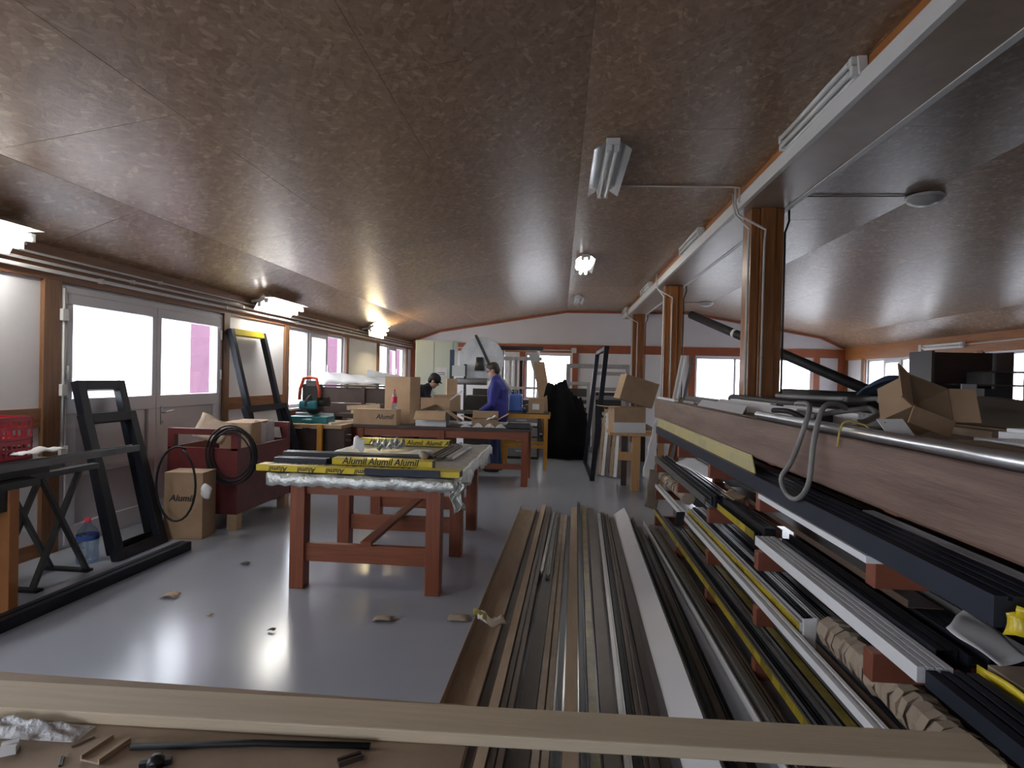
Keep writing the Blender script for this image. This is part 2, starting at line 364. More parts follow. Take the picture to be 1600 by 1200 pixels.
for a, b in ((2.2, 4.46), (7.17, 8.69), (11.41, 13.27), (15.89, YF)):
    MB().b2((XL-.01, a, 1.09), (XL+.03, b, 1.25)).build('mid_rail', 'postH', wl)
    MB().b2((XL-.01, a, 0), (XL+.03, b, .12)).build('base_rail', 'postH', wl)
    MB().b2((XL-.01, a, 1.25), (XL+.012, b, 2.33)).build('panel', 'white', wl)
    MB().b2((XL-.01, a, .12), (XL+.012, b, 1.09)).build('panel', 'white', wl)
for a, b in ((8.83, 11.27), (13.4, 15.75)):
    MB().b2((XL-.01, a, .86), (XL+.03, b, 1.0)).build('mid_rail', 'postH', wl)

def window_x(name, xw, side, y0, y1, z0, z1, splits, handle=True):
    """window in a wall that runs along y; side = +1 when the room is on its +x side; splits = list of (a, b, sash)"""
    s = struct(name, (xw, (y0+y1)/2, z0)); f = MB(); fw = .055; xa, xb = xw-side*.12, xw-side*.04
    f.b2((xa, y0, z0), (xb, y1, z0+fw)); f.b2((xa, y0, z1-fw), (xb, y1, z1))
    for y in (y0, y1-fw): f.b2((xa, y, z0+fw), (xb, y+fw, z1-fw))
    for a, b, sash in splits[:-1]: f.b2((xa, b-fw/2, z0+fw), (xb, b+fw/2, z1-fw))
    f.build('frame', 'pvc', s, bevel=.005)
    for a, b, sash in splits:
        a2, b2 = a+.03, b-.03
        if sash:
            g = MB(); sw = .075; x2, x3 = xw-side*.1, xw-side*.015
            g.b2((x2, a2, z0+.04), (x3, b2, z0+.04+sw)); g.b2((x2, a2, z1-.04-sw), (x3, b2, z1-.04))
            g.b2((x2, a2, z0+.04+sw), (x3, a2+sw, z1-.04-sw)); g.b2((x2, b2-sw, z0+.04+sw), (x3, b2, z1-.04-sw))
            so = g.build('sash', 'pvc', s, bevel=.005)
            MB().b2((x3, b2-.055, (z0+z1)/2-.07), (x3+side*.035, b2-.025, (z0+z1)/2+.07)).build('handle', 'lampm', so)
        MB().b2((xw-side*.085, a2, z0+.04), (xw-side*.075, b2, z1-.04)).build('pane', 'glass', s)
    MB().b2((xw-side*.03, y0-.02, z0-.03), (xw+side*.09, y1+.02, z0)).build('window_sill', 'pvc', s)
    portal((xw-side*.15, (y0+y1)/2, (z0+z1)/2), (0, -PI/2 if side > 0 else PI/2, 0), z1-z0, y1-y0)
    return s
window_x('window_1', XL, 1, *W1, [(8.9, 9.69, 0), (9.69, 10.5, 1), (10.5, 11.22, 0)])
window_x('window_2', XL, 1, *W2, [(13.47, 14.28, 0), (14.28, 15.03, 1), (15.03, 15.7, 0)])
window_x('window_3', XL, 1, *W0, [(-.55, .25, 0), (.25, 1.1, 1), (1.1, 1.85, 0)])  # unseen window beside the camera, a guess added to light the near things

# ---- double door on the left wall
d = struct('door_1', (XL, 5.83, 0)); q = MB()
q.b2((XL-.1, 4.63, 0), (XL+.03, 4.69, 2.31)); q.b2((XL-.1, 6.97, 0), (XL+.03, 7.03, 2.31)); q.b2((XL-.1, 4.69, 2.25), (XL+.03, 6.97, 2.31)); q.b2((XL-.1, 4.69, 0), (XL+.03, 6.97, .03))
q.build('door_frame', 'pvc', d, bevel=.004)
for y0, y1, mul in ((4.69, 5.815, 0), (5.825, 6.97, 1)):
    q = MB(); x0, x1 = XL-.06, XL+.045; z0, z1, zg0, zg1 = .03, 2.25, 1.32, 2.15; sw = .11
    q.b2((x0, y0, z0), (x1, y1, z0+.16)); q.b2((x0, y0, z1-.1), (x1, y1, z1)); q.b2((x0, y0, zg0-.14), (x1, y1, zg0))
    q.b2((x0, y0, z0+.16), (x1, y0+sw, zg0-.14)); q.b2((x0, y1-sw, z0+.16), (x1, y1, zg0-.14))
    q.b2((x0, y0, zg0), (x1, y0+sw*.6, zg1)); q.b2((x0, y1-sw*.6, zg0), (x1, y1, zg1))
    lf = q.build('door_leaf', 'pvc', d, bevel=.006)
    MB().b2((XL-.03, y0+sw, .18), (XL+.015, y1-sw, .62)).build('door_panel', 'pvc', lf, bevel=.01)
    MB().b2((XL-.03, y0+sw, .68), (XL+.015, y1-sw, 1.18)).build('door_panel', 'pvc', lf, bevel=.01)
    MB().b2((x0, y0+sw, .62), (x1-.01, y1-sw, .68)).build('door_rail', 'pvc', lf)
    MB().b2((XL-.01, y0+.05, zg0-.01), (XL, y1-.05, zg1+.01)).build('pane', 'glass', lf)
    if mul:
        h = MB(); h.b2((x1, y0+.06, 1.0), (x1+.012, y0+.09, 1.2)); h.cyl((x1, y0+.075, 1.13), (x1+.05, y0+.075, 1.13), .009, 8); h.cyl((x1+.05, y0+.06, 1.13), (x1+.05, y0+.2, 1.15), .01, 8)
        h.build('handle', 'silver', lf)
    for z in (.85, 1.55, 2.05):
        yh = y0 if not mul else y1
        MB().cyl((x1+.005, yh, z-.06), (x1+.005, yh, z+.06), .014, 10).build('hinge', 'lampm', lf)
bolt = MB(); bolt.cyl((XL+.06, 4.64, .85), (XL+.06, 4.64, 2.28), .009, 8)
for z in (.86, 1.4, 2.05): bolt.b2((XL+.04, 4.61, z-.05), (XL+.08, 4.67, z+.05))
bolt.build('espagnolette_bolt', 'lampm', d)
portal((XL-.15, 5.83, 1.74), (0, -PI/2, 0), .84, 2.2)
# outside the door and the windows: the pale red pier of the porch
MB().b2((-5.15, 7.62, -.12), (-4.75, 8.75, 3.0)).build('outside_pier', 'outred')['kind'] = 'structure'
for y in (12.0, 16.7): MB().b2((-5.15, y, -.12), (-4.75, y+1.0, 3.0)).build('outside_pier', 'outred')['kind'] = 'structure'

# ---- far wall (gable)
wf = struct('wall_far', (1.7, YF, 0))
FW = [(-1.02, .30, 1.0, 2.30), (3.72, 5.08, 1.0, 2.30), (5.62, 6.86, 1.0, 2.30)]
q = MB(); wall_pieces(q, XL, XR, 2.36, FW, lambda q, a, b, z0, z1: q.b2((a, YF, z0), (b, YF+.2, z1))); q.build('wall_body', 'white', wf)
g = [(XL, 2.36), (XR, 2.36)] + [(x, z+.02) for x, z in reversed(PROF)]
q = MB(); q.poly([(x, YF, z) for x, z in g], t=.2, n=(0, -1, 0)); q.build('gable', 'gable', wf)
MB().b2((XL, YF-.04, 2.33), (XR, YF, 2.56)).build('head_rail', 'farband', wf)
for x in (XL+.06, -1.1, .4, 3.63, 5.35, 6.95, 7.6):
    MB().b2((x-.08, YF-.045, 0), (x+.08, YF, 2.33)).build('post', 'farband', wf)
q = MB()
for (x0, z0), (x1, z1) in zip(PROF, PROF[1:]):
    q.bar((x0, YF-.02, z0-.03), (x1, YF-.02, z1-.03), .04, .055)
q.build('gable_trim', 'farband', wf)
def window_y(name, x0, x1, z0, z1, sp, yw=YF, side=-1):
    s = struct(name, ((x0+x1)/2, yw, z0)); f = MB(); ya, yb = yw+.03, yw+.11; fw = .06
    f.b2((x0, ya, z0), (x1, yb, z0+fw)); f.b2((x0, ya, z1-fw), (x1, yb, z1))
    for x in (x0, x1-fw, sp-fw/2): f.b2((x, ya, z0+fw), (x+fw, yb, z1-fw))
    f.build('frame', 'pvc', s, bevel=.005)
    for a, b in ((x0+.03, sp), (sp, x1-.03)): MB().b2((a+.01, yw+.07, z0+.03), (b-.01, yw+.08, z1-.03)).build('pane', 'glass', s)
    MB().b2((x0-.02, yw-.08, z0-.03), (x1+.02, yw+.03, z0)).build('window_sill', 'pvc', s)
    portal(((x0+x1)/2, yw+.15, (z0+z1)/2), (-PI/2, 0, 0), x1-x0, z1-z0)
window_y('window_4', *FW[0], -.75); window_y('window_5', *FW[1], 4.8); window_y('window_6', *FW[2], 5.9)

# ---- right wall and the wall behind
RW = [(13.05, 15.32, 1.0, 2.27), (10.2, 11.2, 1.0, 2.27)]
wr = struct('wall_right', (XR, 6.7, 0))
q = MB(); wall_pieces(q, YB, YF, 2.62, RW, lambda q, a, b, z0, z1: q.b2((XR, a, z0), (XR+.2, b, z1))); q.build('wall_body', 'white', wr)
MB().b2((XR-.04, YB, 2.27), (XR, YF, 2.62)).build('head_rail', 'orange', wr)
for y in (16.33, 15.42, 12.95, 11.3, 10.1, 5.3, 3.1): MB().b2((XR-.05, y-.07, 0), (XR, y+.07, 2.3)).build('post', 'postH', wr)
window_x('window_7', XR, -1, *RW[0], [(13.1, 13.86, 0), (13.86, 14.6, 1), (14.6, 15.27, 0)])
window_x('window_8', XR, -1, *RW[1], [(10.25, 10.68, 0), (10.68, 11.15, 0)])
wb = struct('wall_back', (1.7, YB, 0)); ADDED_BW = [(-3.4, -.9, 1.0, 2.3)]  # unseen window behind the camera, added to light the surfaces that face it
q = MB(); wall_pieces(q, XL, XR, 2.36, ADDED_BW, lambda q, a, b, z0, z1: q.b2((a, YB-.2, z0), (b, YB, z1))); q.build('wall_body', 'white', wb)
q = MB(); q.poly([(x, YB, z) for x, z in g], t=.2, n=(0, 1, 0)); q.build('gable', 'gable', wb)
for i_, (x0, x1, z0, z1) in enumerate(ADDED_BW):
    s_ = struct(f'window_{9+i_}', ((x0+x1)/2, YB, z0)); f = MB()
    for lo, hi in (((x0, z0), (x1, z0+.06)), ((x0, z1-.06), (x1, z1)), ((x0, z0+.06), (x0+.06, z1-.06)), ((x1-.06, z0+.06), (x1, z1-.06)), (((x0+x1)/2-.03, z0+.06), ((x0+x1)/2+.03, z1-.06))): f.b2((lo[0], YB-.12, lo[1]), (hi[0], YB-.04, hi[1]))
    f.build('frame', 'pvc', s_); MB().b2((x0+.03, YB-.085, z0+.03), (x1-.03, YB-.075, z1-.03)).build('pane', 'glass', s_)
    portal(((x0+x1)/2, YB-.15, (z0+z1)/2), (PI/2, 0, 0), x1-x0, z1-z0)

# ---- ridge beam and pillars
bm_ = struct('ceiling_beam', (1.95, 6.7, 3.31), 'ridge beam with white edge strip and brown soffit')
MB().b2((1.74, YB, 3.33), (2.16, YF, 3.52)).build('glulam_core', 'orange', bm_)
MB().b2((1.70, YB, 3.31), (1.74, YF, 3.425)).build('edge_strip', 'beamw', bm_)
MB().b2((1.742, YB, 3.312), (2.14, YF, 3.33)).build('soffit', 'soffit', bm_)
MB().b2((2.14, YB, 3.305), (2.19, YF, 3.37)).build('edge_strip', 'beamw', bm_)
for y in (5.95, 10.6, 15.2):
    p = struct('pillar', (1.97, y, 0), 'orange-brown glulam pillar under the ridge beam')
    MB().b2((1.82, y-.13, 0), (1.90, y+.13, 3.31)).build('lamella', 'pillar', p, bevel=.006)
    MB().b2((1.905, y-.155, 0), (2.045, y+.155, 3.31)).build('lamella', 'pillar', p, bevel=.006)
    MB().b2((2.05, y-.13, 0), (2.13, y+.13, 3.31)).build('lamella', 'pillar', p, bevel=.006)

# ------------------------------------------------------------------ conduits
cg = 'conduit runs'
for k, (z, dx, r, lab) in enumerate(((2.40, .078, .016, 'white cable conduit along the wood rail over the door, lowest of three'), (2.46, .075, .012, 'white cable conduit along the wood rail over the door, middle of three'), (2.52, .073, .010, 'white cable conduit along the wood rail over the door, uppermost of three'))):
    q = MB(); q.cyl((XL+dx, 1.5, z), (XL+dx, YF-.1, z), r, 8)
    o = thing('cable_conduit', lab, 'conduit', (XL+dx, 6.5, z), cg); q.build('pipe', 'conduit', o)
    for y in range(3, 16, 2): MB().b2((XL+.053, y+.4*k, z-r-.006), (XL+dx+r+.004, y+.4*k+.03, z+r+.006)).build('clip', 'conduit', o)
q = MB(); q.cyl((XL+.4, YF-.068, 2.43), (.35, YF-.068, 2.4), .014, 8); q.b2((.28, YF-.1, 2.33), (.42, YF-.05, 2.47))
tag(q.build('cable_conduit', 'conduit'), 'white cable conduit with junction box along the red far rail', 'conduit', cg)
q = MB(); q.tube([(XR-.072, 4, 2.54), (XR-.072, 9, 2.46), (XR-.072, 13.0, 2.42)], .014, 8); q.b2((XR-.1, 12.95, 2.34), (XR-.056, 13.05, 2.5))
tag(q.build('cable_conduit', 'conduit'), 'white cable conduit and junction box on the orange rail by the dark shelf unit', 'conduit', cg)
nm = ['front pillar beside the long tube', 'middle pillar', 'rear pillar at the gable']
for i, y in enumerate((5.95, 10.6, 15.2)):
    for k, (x, yo) in enumerate(((1.79, -.15), (1.93, -.175))):
        q = MB(); q.tube([(1.685, y+.03, 3.5), (1.685, y+.01, 3.36), (1.69, y-.05, 3.26), (x, y+yo-.01, 3.1)] + [(x, y+yo-.01, 2.95), (x, y+yo-.01, .95)] if k == 0 else [(1.66, y-.13, 3.5), (1.66, y-.13, 3.36), (1.67, y-.21, 3.22), (x, y-.21, 3.08), (x, y+yo-.01, 2.95), (x, y+yo-.01, .95)], .012, 8)
        tag(q.build('cable_conduit', 'conduit'), f'white cable conduit running down the {"corner" if k == 0 else "face"} of the {nm[i]}', 'conduit', cg)
    q = MB(); q.tube([(2.2, y-.05, 3.34), (2.2, y-.06, 3.2), (2.15, y-.1, 3.08), (2.145, y-.13, .95)], .011, 8)
    tag(q.build('cable_conduit', 'gsteel'), f'grey cable conduit down the far side of the {nm[i]}', 'conduit', cg)
q = MB(); q.tube([(.5, 5.75, 3.51), (1.0, 5.78, 3.51), (1.6, 5.8, 3.51), (1.69, 5.8, 3.5), (1.69, 5.8, 3.36)], .008, 8)
tag(q.build('ceiling_cable', 'conduit'), 'thin white cable across the boards from the unlit twin-tube ceiling lamp to the beam', 'cable')
q = MB(); q.tube([(2.2, 6.1, 3.51), (3.39, 6.1, 3.51)], .007, 8); tag(q.build('ceiling_cable', 'soffit'), 'thin dark cable across the boards from the beam to the dome lamp above the rack', 'cable')
q = MB(); q.tube([(2.2, 14.2, 3.51), (3.26, 14.25, 3.51)], .007, 8); tag(q.build('ceiling_cable', 'soffit'), 'thin dark cable across the boards from the beam to the dome lamp by the gable', 'cable')

# ------------------------------------------------------------------ lamps
def batten(name, label, c, along, out, length, tubes, lit=None, refl=True, group=None, wing='mirror'):
    """fluorescent batten: c = centre of its back, along / out = directions, tubes = offsets across"""
    c = V(c); a = V(along).normalized(); n = V(out).normalized(); s = a.cross(n)
    t = thing(name, label, 'lamp', c, group)
    MB().bar(c-a*length/2+n*.03, c+a*length/2+n*.03, .11, .055, up=n).build('housing', 'lampm', t, bevel=.006)
    if refl:
        for sg in (-1, 1):
            q = MB(); e0 = c+s*sg*.055+n*.02; e1 = c+s*sg*(.15 if wing == 'mirror' else .17)+n*.085
            q.poly([e0-a*length*.48, e0+a*length*.48, e1+a*length*.48, e1-a*length*.48], t=.004)
            q.build('reflector_wing', wing, t)
    for off in tubes:
        p = c+s*off+n*.085
        MB().cyl(p-a*length*.46, p+a*length*.46, .018, 12).build('tube', lit or 'tubeoff', t)
        for sg in (-1, 1):
            MB().box(p+a*sg*length*.475-n*.015, (.04, .04, .06)).build('tube_holder', 'lampm', t)
    return t
wg = 'lit wall lamps over the left windows'
dn = V((.5, 0, -.87))
for y, st, lab, le in ((3.6, 'tubeon', 'lit twin-tube lamp above the wall panel before the double door', 1.0), (8.15, 'tubeon', 'lit twin-tube lamp above the leaning frame with yellow top', 1.15), (12.6, 'tubewarm', 'lit warm twin-tube lamp between the two wall windows', 1.1)):
    t = batten('wall_lamp', lab, (XL+.22, y, 2.61), (0, 1, 0), V((.9, 0, -.44)) if y > 12 else dn, le, (-.055, .055), st, True, wg, wing='lampm')
    for yy in (y-le*.4, y+le*.4): MB().bar((XL+.045, yy, 2.57), (XL+.2, yy, 2.6), .03, .03).build('bracket', 'lampm', t)
    MB().tube([(XL+.2, y+le*.5-.01, 2.6), (XL+.17, y+le*.5+.07, 2.55), (XL+.1, y+le*.5+.1, 2.56)], .007, 6).build('lead', 'conduit', t)
batten('ceiling_lamp', 'unlit twin-tube ceiling lamp with mirror wings, wired to the beam', (.37, 5.25, 3.52), (0, 1, 0), (0, 0, -1), 1.25, (-.03, .03), None, True, 'ceiling lamps')
batten('ceiling_lamp', 'lit twin-tube ceiling lamp, the only glowing one on the board ceiling', (.34, 9.5, 3.52), (0, 1, 0), (0, 0, -1), 1.25, (-.045, .045), 'tubeon', True, 'ceiling lamps')
batten('ceiling_lamp', 'small unlit ceiling lamp in front of the gable', (.34, 13.8, 3.52), (0, 1, 0), (0, 0, -1), 1.25, (-.03, .03), None, True, 'ceiling lamps')
for y, lab in ((4.1, 'unlit white batten lamp on the beam before the front pillar'), (7.9, 'unlit white batten lamp on the beam between the front and middle pillars'), (11.95, 'unlit white batten lamp on the beam between the middle and rear pillars'), (15.86, 'unlit white batten lamp on the beam end at the gable')):
    batten('beam_lamp', lab, (1.738, y, 3.475), (0, 1, 0), (-1, 0, -.12), 1.15 if y < 15 else .95, (-.025, .03), None, False, 'beam lamps')
for x, y, lab in ((3.58, 6.1, 'round dome lamp on the board ceiling above the rack'), (3.45, 14.27, 'round dome lamp on the board ceiling by the gable')):
    zc = 3.515 - max(0, (x-3.55)*.174)
    t = thing('dome_lamp', lab, 'lamp', (x, y, zc), 'dome lamps')
    MB().lathe([(0, 0), (.17, 0), (.175, -.02), (.16, -.03)], (x, y, zc)).build('base_ring', 'lampm', t)
    MB().lathe([(.16, -.025), (.15, -.055), (.1, -.085), (.04, -.098), (0, -.1)], (x, y, zc)).build('dome', 'dome', t)
batten('wall_lamp', 'unlit slim batten lamp on the orange rail over the dark shelf unit', (XR-.095, 12.2, 2.44), (0, 1, 0), (-1, 0, -.3), 1.2, (0,), None, False)

# ------------------------------------------------------------------ profiles
def sec(kind, w, h, t=.004):
    a = w/2
    if kind == 'U': return [(-a, 0), (a, 0), (a, h), (a-t, h), (a-t, t), (-a+t, t), (-a+t, h), (-a, h)]
    if kind == 'L': return [(-a, 0), (a, 0), (a, t), (-a+t, t), (-a+t, h), (-a, h)]
    if kind == 'R': return [(-a, 0), (a, 0), (a, h), (a-t, h), (a-t, t), (-a, t)]
    if kind == 'step': return [(-a, 0), (a, 0), (a, h*.5), (a*.45, h*.5), (a*.45, h), (-a*.6, h), (-a*.6, h*.82), (-a, h*.82)]
    if kind == 'rib':
        p = [(-a, 0), (a, 0), (a, h)]
        for k in range(3): x = a-(k+1)*w/4; p += [(x+w*.04, h), (x+w*.04, h*.86), (x-w*.04, h*.86), (x-w*.04, h)]
        return p + [(-a, h)]
    if kind == 'H': return [(-a, 0), (-a+t*2, 0), (-a+t*2, h*.42), (a-t*2, h*.42), (a-t*2, 0), (a, 0), (a, h), (a-t*2, h), (a-t*2, h*.6), (-a+t*2, h*.6), (-a+t*2, h), (-a, h)]
    if kind == 'groove': return [(-a, 0), (a, 0), (a, h), (a*.4, h), (a*.4, h*.7), (-a*.4, h*.7), (-a*.4, h), (-a, h)]
    if kind == 'flat': return [(-a, 0), (a, 0), (a, h), (-a, h)]
    if kind == 'hollow': return [(-a, 0), (a, 0), (a, h), (a*.12, h), (a*.12, h-t), (a-t, h-t), (a-t, t), (-a+t, t), (-a+t, h-t), (-a*.12, h-t), (-a*.12, h), (-a, h)]
def prof(label, p0, p1, kind, w, h, m, group=None, name='aluminium_profile', filmside=None, film_m='yellow', cat='profile', up=(0, 0, 1), bands=None):
    p0, p1 = V(p0), V(p1); s = sec(kind, w, h)
    if filmside is None and not bands:
        q = MB().ext(s, p0, p1, up); return tag(q.build(name, m), label, cat, group)
    t = thing(name, label, cat, (p0+p1)/2, group)
    MB().ext(s, p0, p1, up).build('profile_body', m, t)
    x, y, d = MB().frame_axes(p0, p1, up); a = w/2
    if filmside == 'left': q = MB().poly([p0-x*(a+.0015)+y*.004, p1-x*(a+.0015)+y*.004, p1-x*(a+.0015)+y*(h-.002), p0-x*(a+.0015)+y*(h-.002)], t=.001)
    elif filmside == 'top': q = MB().poly([p0-x*a+y*(h+.0015), p1-x*a+y*(h+.0015), p1+x*a+y*(h+.0015), p0+x*a+y*(h+.0015)], t=.001)
    if filmside: q.build('protective_film', film_m, t)
    for f in bands or ():
        c = p0+(p1-p0)*f; MB().bar(c-d*.025+y*h/2, c+d*.025+y*h/2, w+.004, h+.004, up).build('tape_band', film_m, t)
    return t

# ---- storage rack around the front pillar
RX = 1.08
rk = thing('storage_rack', 'long wooden cantilever rack full of profiles around the front pillar', 'rack', (1.5, 3.8, 0))
COLS = (6.5, 5.35, 4.25, 3.22, 2.08, .95); ROWS = (.96, .64, .34, .05)
for y in COLS:
    MB().b2((1.70, y-.05, 0), (1.80, y+.05, 1.19)).build('upright', 'arm', rk, bevel=.004)
    MB().b2((RX+.06, y-.04, 1.16), (1.8, y+.04, 1.37)).build('top_joist', 'arm', rk, bevel=.004)
    for z in ROWS:
        MB().b2((RX, y-.03, z-.05), (1.70, y+.03, z+.05)).build('arm', 'arm', rk, bevel=.004)
MB().b2((RX, .45, 1.185), (RX+.05, 6.72, 1.40)).build('front_board', 'rackw', rk, bevel=.012)
for k in range(3): MB().b2((RX+.055+k*.215, .45, 1.372), (RX+.265+k*.215, 6.68, 1.40)).build('deck_plank', 'ply', rk)
for k in range(3): MB().b2((2.2+k*.26, .45, 1.372), (2.455+k*.26, 6.68, 1.40)).build('deck_plank', 'ply', rk)
for y in (1.0, 3.7, 6.4):
    MB().b2((2.2, y-.05, 0), (2.3, y+.05, 1.372)).build('upright', 'arm', rk); MB().b2((2.85, y-.05, 0), (2.95, y+.05, 1.372)).build('upright', 'arm', rk)
r1, r2, r3, r4 = 'profiles on the top rack arms', 'profiles on the second rack arms', 'profiles on the third rack arms', 'profiles on the lowest rack arms'
# top arms (z 1.01)
prof('wide blue-grey ribbed profile on the top rack arms, taped yellow at its end', (1.11, 1.45, 1.036), (1.11, 6.3, 1.036), 'rib', .15, .075, 'blueg', r1)
prof('narrow white strip lying outermost on the top rack arms', (1.06, 2.0, 1.0105), (1.06, 3.05, 1.0105), 'groove', .07, .0245, 'wprof', r1)
q = MB(); q.poly([(1.062, 6.35, 1.112), (1.062, 3.2, 1.112), (1.072, 3.3, 1.2), (1.072, 6.35, 1.2)], t=-.006, n=(-1, 0, 0))
tag(q.build('printed_film_strip', 'ycheck'), 'wide yellow check-printed strip standing under the rack front board', 'strip')
prof('white stepped profile behind the blue-grey one on the top rack arms', (1.235, 1.25, 1.0105), (1.235, 2.4, 1.0105), 'step', .08, .095, 'wprof', r1)
prof('slim silver profile lying on the white stepped one', (1.30, 1.15, 1.0105), (1.30, 2.3, 1.0105), 'groove', .03, .018, 'silver', r1)
q = MB().tube([(1.345, 1.75, 1.036), (1.345, 3.4, 1.036)], .024, 12); tag(q.build('black_pipe', 'black'), 'round black pipe just below the rack front board', 'pipe', r1)
prof('dull brown flat profile deep on the top rack arms', (1.42, 1.3, 1.012), (1.42, 6.3, 1.012), 'U', .1, .05, 'brownp', r1)
prof('dark hollow profile deepest on the top rack arms', (1.55, 1.6, 1.012), (1.55, 6.6, 1.012), 'hollow', .1, .08, 'anth', r1)
tp = thing('tape_tuft', 'crumpled yellow tape tuft on the end of the blue-grey profile', 'tape', (1.16, 1.44, 1.03))
for k in range(5):
    c = V((1.065+.022*k, 1.415, 1.06+.025*(k % 3)))
    MB().sheet(lambda u, v, c=c, k=k: wob(c+V(((u-.5)*.07, -.02*math.sin(3*u+k), (v-.5)*.05)), .012, 50, k), 5, 4).build('tape_scrap', 'yellow', tp, solid=.002)
# second arms (z .69)
for k, (x, y0, y1, kind, w_, h_, m_, lab) in enumerate((
        (1.105, 4.35, 6.6, 'H', .05, .06, 'greyp', 'grey open profile at the tail of the second rack arms'),
        (1.165, 4.28, 6.5, 'groove', .055, .085, 'anth', 'black grooved profile at the tail of the second rack arms'),
        (1.225, 4.4, 6.6, 'step', .05, .06, 'silver', 'silver stepped profile at the tail of the second rack arms'),
        (1.205, 3.37, 4.22, 'rib', .06, .085, 'black', 'short black ribbed profile beside the yellow-filmed one'),
        (1.30, 3.5, 6.0, 'groove', .04, .05, 'silver', 'long silver rail on the second rack arms'))):
    prof(lab, (x, y0, .692), (x, y1, .692), kind, w_, h_, m_, r2)
prof('short profile with dull yellow film on the second rack arms', (1.15, 3.42, .692), (1.15, 4.2, .692), 'groove', .03, .05, 'anth', r2, filmside='left', film_m='yprint')
prof('broad white ribbed profile sticking out of the second rack arms', (1.165, 1.86, .692), (1.165, 3.34, .692), 'rib', .105, .05, 'wprof', r2)
for k, (x, y0, lab) in enumerate(((1.26, 1.96, 'outer'), (1.335, 1.92, 'middle'), (1.41, 1.9, 'inner'))):
    prof(f'dark grey hollow profile, {lab} of three next to the broad white one', (x, y0, .692), (x, 3.25+.1*k, .692), ('hollow', 'H', 'hollow')[k], .068, .065, 'anth', r2)
prof('wide dusty brown flat profile lying high on the second rack arms', (1.40, 2.3, .76), (1.40, 4.75, .76), 'L', .13, .03, 'brownp', r2)
prof('grey channel deepest on the second rack arms', (1.56, 1.3, .692), (1.56, 6.5, .692), 'U', .1, .08, 'greyp', r2)
prof('dark ribbed profile with bright yellow film edge poking out of the rack', (1.20, .75, .692), (1.20, 1.84, .692), 'rib', .15, .05, 'blueg', r2)
q = MB(); q.sheet(lambda u, v: V((1.297+.006*math.sin(9*u), .75+1.13*u, .70+.055*v+.004*math.sin(30*u))), 30, 3); tag(q.build('film_edge', 'yellow', solid=.002), 'loose bright yellow film strip along the dark ribbed profile', 'film')
prof('kraft-wrapped flat profile behind the yellow film strip', (1.39, 1.0, .692), (1.39, 1.88, .692), 'flat', .12, .06, 'kraft', r2)
# third arms (z .39)
prof('long white flat profile outermost on the third rack arms', (1.125, 1.98, .392), (1.125, 6.66, .392), 'groove', .05, .036, 'wprof', r3)
prof('yellow-filmed profile beside the long white one on the third arms', (1.19, 2.86, .392), (1.19, 5.3, .392), 'groove', .04, .065, 'wprof', r3, filmside='left', film_m='yprint')
for k, x in enumerate((1.235, 1.27, 1.305)):
    prof(f'slim {("black", "white", "silver")[k]} rail in the middle of the third rack arms', (x, 2.92-.02*k, .392), (x, 5.35, .392), 'groove', .022, .072, ('anth', 'wprof', 'silver')[k], r3)
def wrapped(label, x, z, y0, y1, r, m, seed):
    q = MB(); rr = random.Random(seed); pts = []; rs = []; n = int((y1-y0)/.03); y = y0
    while y < y1:
        st = rr.uniform(.03, .06); k_ = rr.uniform(.98, 1.06); jx, jz = rr.uniform(-.004, .004), rr.uniform(-.003, .003)
        for f_, r_ in ((0, .86), (.06, 1.07), (.9, .97), (1, .86)): pts.append((x+jx, y+st*f_*.98, z+jz)); rs.append(r*k_*r_)
        y += st
    q.tube(pts, rs, 9); q.sm = [False]*len(q.sm); return tag(q.build('paper_wrapped_bundle', m), label, 'bundle')
wrapped('thick bundle wrapped in crinkled brown paper on the third rack arms', 1.27, .469, 1.5, 2.74, .066, 'kraft', 3)
wrapped('pale paper-wrapped bundle at the far end of the third rack arms', 1.2, .52, 5.42, 6.72, .055, 'kraft', 5)
prof('black channel deepest on the third rack arms', (1.5, 1.6, .392), (1.5, 6.6, .392), 'U', .1, .07, 'anth', r3)
prof('dark brown hollow profile deep on the third rack arms', (1.4, 1.7, .392), (1.4, 6.2, .392), 'hollow', .07, .06, 'brownp', r3)
